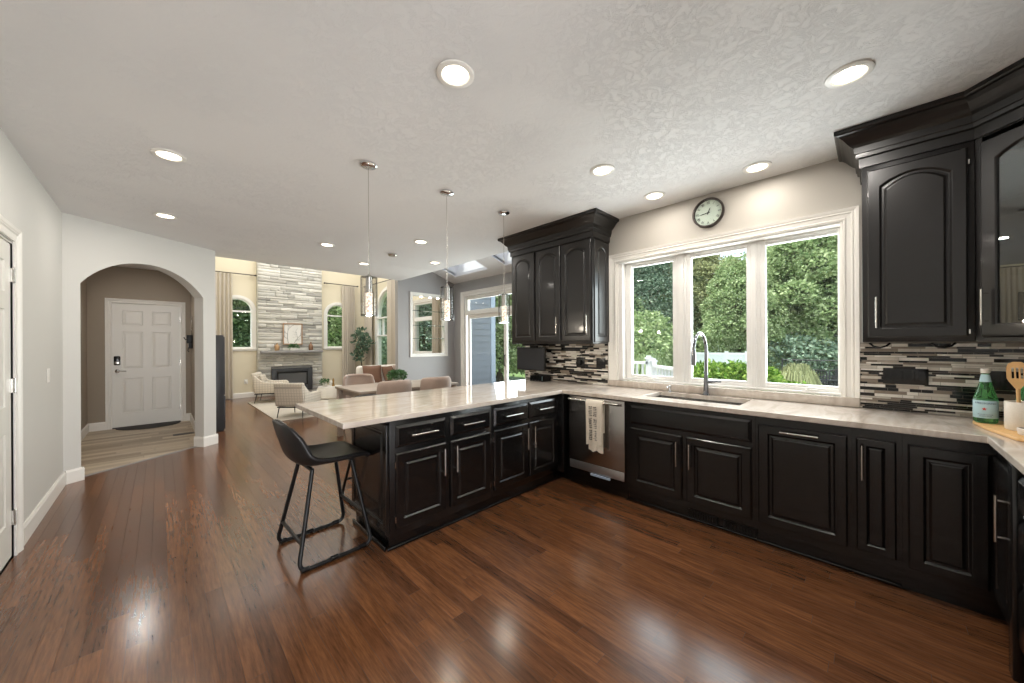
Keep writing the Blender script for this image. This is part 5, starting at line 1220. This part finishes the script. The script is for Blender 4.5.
railing('white stair railing joining the deck railing outside the left pane', (6.35, 2.35), (7.03, 3.1), .95, nspan=1)
# white vinyl fence beyond the hedge
t = thing('vinyl_fence', 'solid white vinyl fence beyond the bright hedge, middle window pane', 'fence', (15.5, 4.5, -.75)); FA, FB = Vector((15.9, 5.5, 0)), Vector((16.4, 3.5, 0)); d = (FB-FA).normalized(); s_ = Vector((-d.y, d.x, 0)); L = (FB-FA).length
def fbar(mb, a, b_, w2, z0, z1): mb.loft([[tuple(p+s_*w2+Vector((0, 0, z0))), tuple(p-s_*w2+Vector((0, 0, z0))), tuple(p-s_*w2+Vector((0, 0, z1))), tuple(p+s_*w2+Vector((0, 0, z1)))] for p in (FA+d*a, FA+d*b_)])
mb = MB(); k = 0
while k < L: fbar(mb, k, min(k+.148, L), .015, -.7, .93); k += .15
build(mb, 'fence_boards', M_vinyl, t)
for a in (0, L/3, 2*L/3, L): mb = MB(); fbar(mb, a-.07, a+.07, .07, -.749, 1.05); build(mb, 'fence_post', M_vinyl, t)
mb = MB(); fbar(mb, 0, L, .04, .90, .99); build(mb, 'fence_rail', M_vinyl, t)
# black chain-link style fence
def iron_fence(label, A, B, zt=.75, zb=-.749):
    t = thing('black_mesh_fence', label, 'fence', (*A, zb)); A, B = Vector((*A, 0)), Vector((*B, 0)); L = (B-A).length; d = (B-A).normalized()
    mb = MB(); mb.tube([A+Vector((0, 0, zt)), B+Vector((0, 0, zt))], .022, 6); build(mb, 'top_rail', M_iron, t)
    for i in range(int(L/2.2)+1): p = A+d*min(L, i*2.2); mb = MB(); mb.tube([p+Vector((0, 0, zb)), p+Vector((0, 0, zt+.05))], .03, 6); build(mb, 'post', M_iron, t)
    mb = MB(); k = 0
    while k < L: p = A+d*k; mb.box(p.x-.004, p.x+.004, p.y-.004, p.y+.004, zb, zt); k += .09
    z = zb+.1
    while z < zt: mb.tube([A+Vector((0, 0, z)), B+Vector((0, 0, z))], .004, 3); z += .12
    build(mb, 'mesh', M_iron, t)
iron_fence('black mesh fence in front of the trees outside the left pane', (12.6, 11.5), (15.0, 6.2))
iron_fence('black mesh fence in front of the trees outside the right pane', (16.5, 2.4), (16.5, -2.6))
def at0(px, dep): u = (px-CX)/F_PX; return (dep*(math.cos(YAW)+u*math.sin(YAW)), dep*(math.sin(YAW)-u*math.cos(YAW)))
# patio chairs (dark iron) outside the right pane
def patio_chair(label, loc, rz, src=None):
    if src: c = copy_tree(src); c.matrix_basis = Matrix.Translation(loc) @ Matrix.Rotation(rz, 4, 'Z'); c['label'] = label; return c
    t = thing('patio_chair', label, 'chair', loc, rz, 'dark iron patio chairs')
    mb = MB(); mb.box(-.24, .24, -.25, .25, .42, .45); build(mb, 'seat', M_iron, t, world=False)
    mb = MB(); mb.tube(fillet([(-.24, -.25, .45), (-.30, -.25, 1.0), (-.30, .25, 1.0), (-.24, .25, .45)], .1), .018, 8); [mb.tube([(-.24, y, .45), (-.30, y, .99)], .010, 5) for y in (-.16, -.08, 0, .08, .16)]; build(mb, 'backrest', M_iron, t, world=False)
    for sx in (-1, 1):
        for sy in (-1, 1): mb = MB(); mb.tube([(sx*.22, sy*.24, .43), (sx*.25, sy*.26, .0)], .015, 6); build(mb, 'leg', M_iron, t, world=False)
    for sy in (-1, 1): mb = MB(); mb.tube(fillet([(-.27, sy*.26, .68), (.2, sy*.27, .68), (.23, sy*.26, .43)], .06), .016, 6); build(mb, 'armrest', M_iron, t, world=False)
    return t
mb = MB(); mb.box(11.8, 16.2, -.6, 2.9, -.749, -.5); struct(mb, 'patio_terrace', M_paver)
pc = patio_chair('dark iron patio chair outside the right pane, left of three', (at0(811, 11.2)[0], at0(811, 11.2)[1], -.498), R(150))
patio_chair('dark iron patio chair outside the right pane, middle of three', (at0(827, 12.6)[0], at0(827, 12.6)[1], -.498), R(80), pc)
patio_chair('dark iron patio chair outside the right pane, right of three', (at0(843, 11.0)[0], at0(843, 11.0)[1], -.498), R(200), pc)
tx, ty = at0(829, 11.2)
t = thing('patio_table', 'round dark iron patio table among the patio chairs', 'table', (tx, ty, -.498))
mb = MB(); mb.lathe([(.001, .19), (.3, .19), (.3, .21), (.001, .215)], (tx, ty, 0), 28); build(mb, 'tabletop', M_iron, t)
mb = MB(); mb.tube([(tx, ty, -.497), (tx, ty, .19)], .03, 8); mb.lathe([(.25, -.498), (.25, -.48), (.03, -.44), (.001, -.44)], (tx, ty, 0), 20); build(mb, 'pedestal', M_iron, t)
# foliage with numpy-free fast builder
def leaf_mesh(name, blobs, size, seed, per=60):
    rg = random.Random(seed); v = []; f = []
    for (c, r, n) in blobs:
        for _ in range(n):
            th = rg.uniform(0, 2*math.pi); cz = rg.uniform(-.75, 1); sr = math.sqrt(max(0, 1-cz*cz)); d = Vector((sr*math.cos(th), sr*math.sin(th), cz)); rad = r*rg.uniform(.72, 1.08)
            q = Vector(c)+Vector((d.x*rad, d.y*rad, d.z*rad*.8))
            a = (d*.5+Vector((rg.uniform(-1, 1), rg.uniform(-1, 1), rg.uniform(-1, .5)))).normalized(); b_ = a.cross(Vector((rg.uniform(-1, 1), rg.uniform(-1, 1), rg.uniform(-1, 1)))).normalized(); nn = a.cross(b_); s_ = size*rg.uniform(.6, 1.35); o = len(v)
            v += [q, q+a*s_*.45+b_*s_*.33+nn*s_*.1, q+a*s_, q+a*s_*.45-b_*s_*.33+nn*s_*.1]; f += [(o, o+1, o+2), (o, o+2, o+3)]
    me = bpy.data.meshes.new(name); me.from_pydata([tuple(p) for p in v], [], f); return me
def tree_proto(kind, h, wd, nb, nleaf, size, seed, label, group, m, trunk_r=.16, low=.12):
    t = thing('tree', label, 'tree', (0, 0, 0), 0, group); rg = random.Random(seed)
    mb = MB(); mb.tube([(0, 0, 0), (.1, .05, h*.3), (-.05, .1, h*.6), (.02, 0, h*.9)], [trunk_r, trunk_r*.75, trunk_r*.5, trunk_r*.15], 8); blobs = []
    for k in range(nb):
        f = low+(1-low)*(k+.5)/nb; zz = h*f
        if kind == 'cone': rad = wd*(1.05-f)*.95
        else: rad = wd*math.sin(math.pi*min(1, .18+f*.78))**.7
        a = k*2.399; rr_ = rad*rg.uniform(.35, .85); c = (rr_*math.cos(a), rr_*math.sin(a), zz); br = wd*rg.uniform(.26, .42); blobs.append((c, br, nleaf))
        if k % 2 == 0: mb.tube([(0, 0, max(.2, zz-h*.12)), (c[0]*.5, c[1]*.5, zz-h*.03), (c[0]*.9, c[1]*.9, zz)], [trunk_r*.35, trunk_r*.22, trunk_r*.08], 5)
    build(mb, 'trunk', M_bark, t, world=False, smooth=True)
    o = link('crown', leaf_mesh('crown', blobs, size, seed), m, t); return t
protos = [tree_proto('round', 8.2, 2.7, 52, 1000, .15, 1, '', '', M_f1), tree_proto('round', 7.4, 2.3, 46, 1000, .14, 2, '', '', M_f2), tree_proto('cone', 9.0, 2.4, 56, 900, .13, 3, '', '', M_f3)]
protos2 = [(p, False) for p in protos]; used = [False]*3
TREES = [ # px direction, depth, proto, scale, material, label
 (228, 17.5, 0, 1.0, M_f1, 'deep green tree outside the left arched window, its left one'), (244, 18.5, 2, 1.0, M_f3, 'conifer outside the left arched window, right of the broad tree'),
 (300, 21, 0, 1.0, M_f1, 'tree outside behind the stone chimney, hidden in part'), (330, 18.5, 1, 1.0, M_f2, 'mid green tree filling the right arched window'), (345, 20, 0, 1.1, M_f5, 'olive tree outside behind the right drape'),
 (378, 19, 1, 1.1, M_f2, 'mid green tree in the tall arched side window, left one'), (398, 20, 0, 1.15, M_f1, 'deep green tree beyond the near drape of the tall arched window'), (420, 17, 2, 1.0, M_f3, 'conifer seen through the opening with glass shelves'), (438, 19, 0, 1.0, M_f1, 'deep green tree right of the conifer behind the glass shelves'),
 (470, 22, 1, 1.0, M_f2, 'tree hidden in part by the blue siding wing'), (500, 17, 1, 1.05, M_f2, 'mid green tree right of the blue siding through the sliding door'), (530, 20, 0, 1.1, M_f1, 'deep green tree just behind the left wall cabinet line'), (575, 21, 2, 1.1, M_f3, 'conifer outside behind the left wall cabinet'),
 (622, 21, 0, 1.0, M_f1, 'deep green tree at the left edge of the left window pane'), (645, 19.5, 2, .97, M_f3, 'blue-green conifer in the left window pane'), (668, 21.5, 0, 1.0, M_f1, 'deep green tree at the right side of the left window pane'),
 (688, 20.5, 0, .92, M_f5, 'olive green tree at the left of the middle window pane'), (726, 22, 1, .93, M_f5, 'tall olive tree under the patch of blue sky in the middle pane'), (742, 15.5, 1, .74, M_f2, 'lower fresh green tree at the right of the middle pane'),
 (806, 19, 0, 1.12, M_f1, 'deep green tree at the left of the right window pane'), (808, 15.5, 1, 1.0, M_f2, 'tall mid green tree in the centre of the right window pane'), (835, 16, 0, .98, M_f1, 'deep green tree at the right of the right window pane'), (868, 17, 2, 1.0, M_f3, 'conifer behind the right edge of the kitchen window'), (815, 21, 0, 1.25, M_f5, 'tallest olive tree behind the others in the right pane'),
 (686, 25, 0, .95, M_f1, 'distant dark tree behind the middle pane trees'), (655, 25, 1, 1.15, M_f5, 'distant olive tree behind the conifer in the left pane'), (794, 24, 2, 1.1, M_f3, 'distant conifer behind the post between middle and right panes'), (905, 16, 0, 1.0, M_f2, 'tree hidden behind the right wall cabinet line')]
rg = random.Random(77)
for px, dep, k, sc_, m, lab in TREES:
    u = (px-CX)/F_PX; x = dep*(math.cos(YAW)+u*math.sin(YAW)); y = dep*(math.sin(YAW)-u*math.cos(YAW))
    if not used[k]: t = protos[k]; used[k] = True
    else: t = copy_tree(protos[k])
    t.matrix_basis = Matrix.Translation((x, y, -.76)) @ Matrix.Rotation(rg.uniform(0, 6.28), 4, 'Z') @ Matrix.Diagonal((sc_, sc_, sc_, 1))
    t['label'] = lab; t['group'] = 'trees around the yard'
    for ch in t.children:
        if ch.name.startswith('crown'): ch.material_slots[0].link = 'OBJECT'; ch.material_slots[0].material = m
def shrub(name, label, blobs, size, seed, m, cat='shrub', z0=-.74):
    t = thing(name, label, cat, (blobs[0][0][0], blobs[0][0][1], z0)); r = Vector(t.location)
    o = link('foliage', leaf_mesh('foliage', [(tuple(Vector(c)-r), rd, n) for c, rd, n in blobs], size, seed), m, t)
    mb = MB(); [mb.tube([(c[0], c[1], z0), (c[0], c[1], c[2])], .02, 5) for c, rd, n in blobs]; build(mb, 'stems', M_bark, t); return t
def at(px, dep, z): u = (px-CX)/F_PX; return (dep*(math.cos(YAW)+u*math.sin(YAW)), dep*(math.sin(YAW)-u*math.cos(YAW)), z)
rg = random.Random(5)
shrub('hedge', 'bright yellow-green hedge under the middle window pane', [(at(690+i*5.5, 8.6+.5*(i % 2), .42+.14*rg.random()), .42, 500) for i in range(14)], .10, 6, M_f4)
shrub('low_shrub', 'bright low shrub at the bottom left of the right window pane', [(at(778+i*7, 8.0, .22), .30, 420) for i in range(4)], .10, 7, M_f4)
shrub('round_bush', 'light green rounded bush outside the left pane behind the railing', [(at(640, 13, 1.2), 1.1, 1500), (at(648, 13.3, 1.9), .8, 900), (at(634, 13, .6), 1.0, 900), (at(656, 13.2, .8), .8, 700)], .15, 8, M_f2)
shrub('dark_understory', 'dark bushes at the foot of the trees outside the right pane', [(at(790+i*13, 14.2, .7+.3*rg.random()), .95, 700) for i in range(8)], .16, 9, M_f3)
shrub('understory', 'mixed bushes at the foot of the trees outside the middle and left panes', [(at(618+i*13, 19.0, .8+.5*rg.random()), 1.3, 700) for i in range(12)], .2, 10, M_f1)
def grass_clump(label, c, r, h, n, seed, m):
    rg = random.Random(seed); v = []; f = []
    for _ in range(n):
        a = rg.uniform(0, 6.28); rr_ = r*rg.random()**.5*.35; b0 = Vector((rr_*math.cos(a), rr_*math.sin(a), 0)); out = Vector((math.cos(a), math.sin(a), 0))*rg.uniform(.2, 1)*r; hh = h*rg.uniform(.86, 1.04)*(1-.22*(out.length/r)**2); s_ = Vector((-math.sin(a), math.cos(a), 0))*.007; o = len(v)
        p = [b0, b0+out*.35+Vector((0, 0, hh*.8)), b0+out*.8+Vector((0, 0, hh)), b0+out*1.25+Vector((0, 0, hh*.66))]
        for q in p: v += [q-s_, q+s_]
        f += [(o+2*i, o+2*i+1, o+2*i+3, o+2*i+2) for i in range(3)]
    me = bpy.data.meshes.new('ornamental_grass'); me.from_pydata([tuple(q) for q in v], [], f); o = link('ornamental_grass', me, m); o.location = c; return tag(o, label, 'grass')
grass_clump('pale ornamental grass clump outside the right pane', at(797, 10.2, -.74), .42, 1.52, 1500, 1, M_f5)
grass_clump('long mound of tall grass outside the left pane behind the railing', at(648, 10.5, -.74), .55, 1.78, 2200, 2, M_f2)
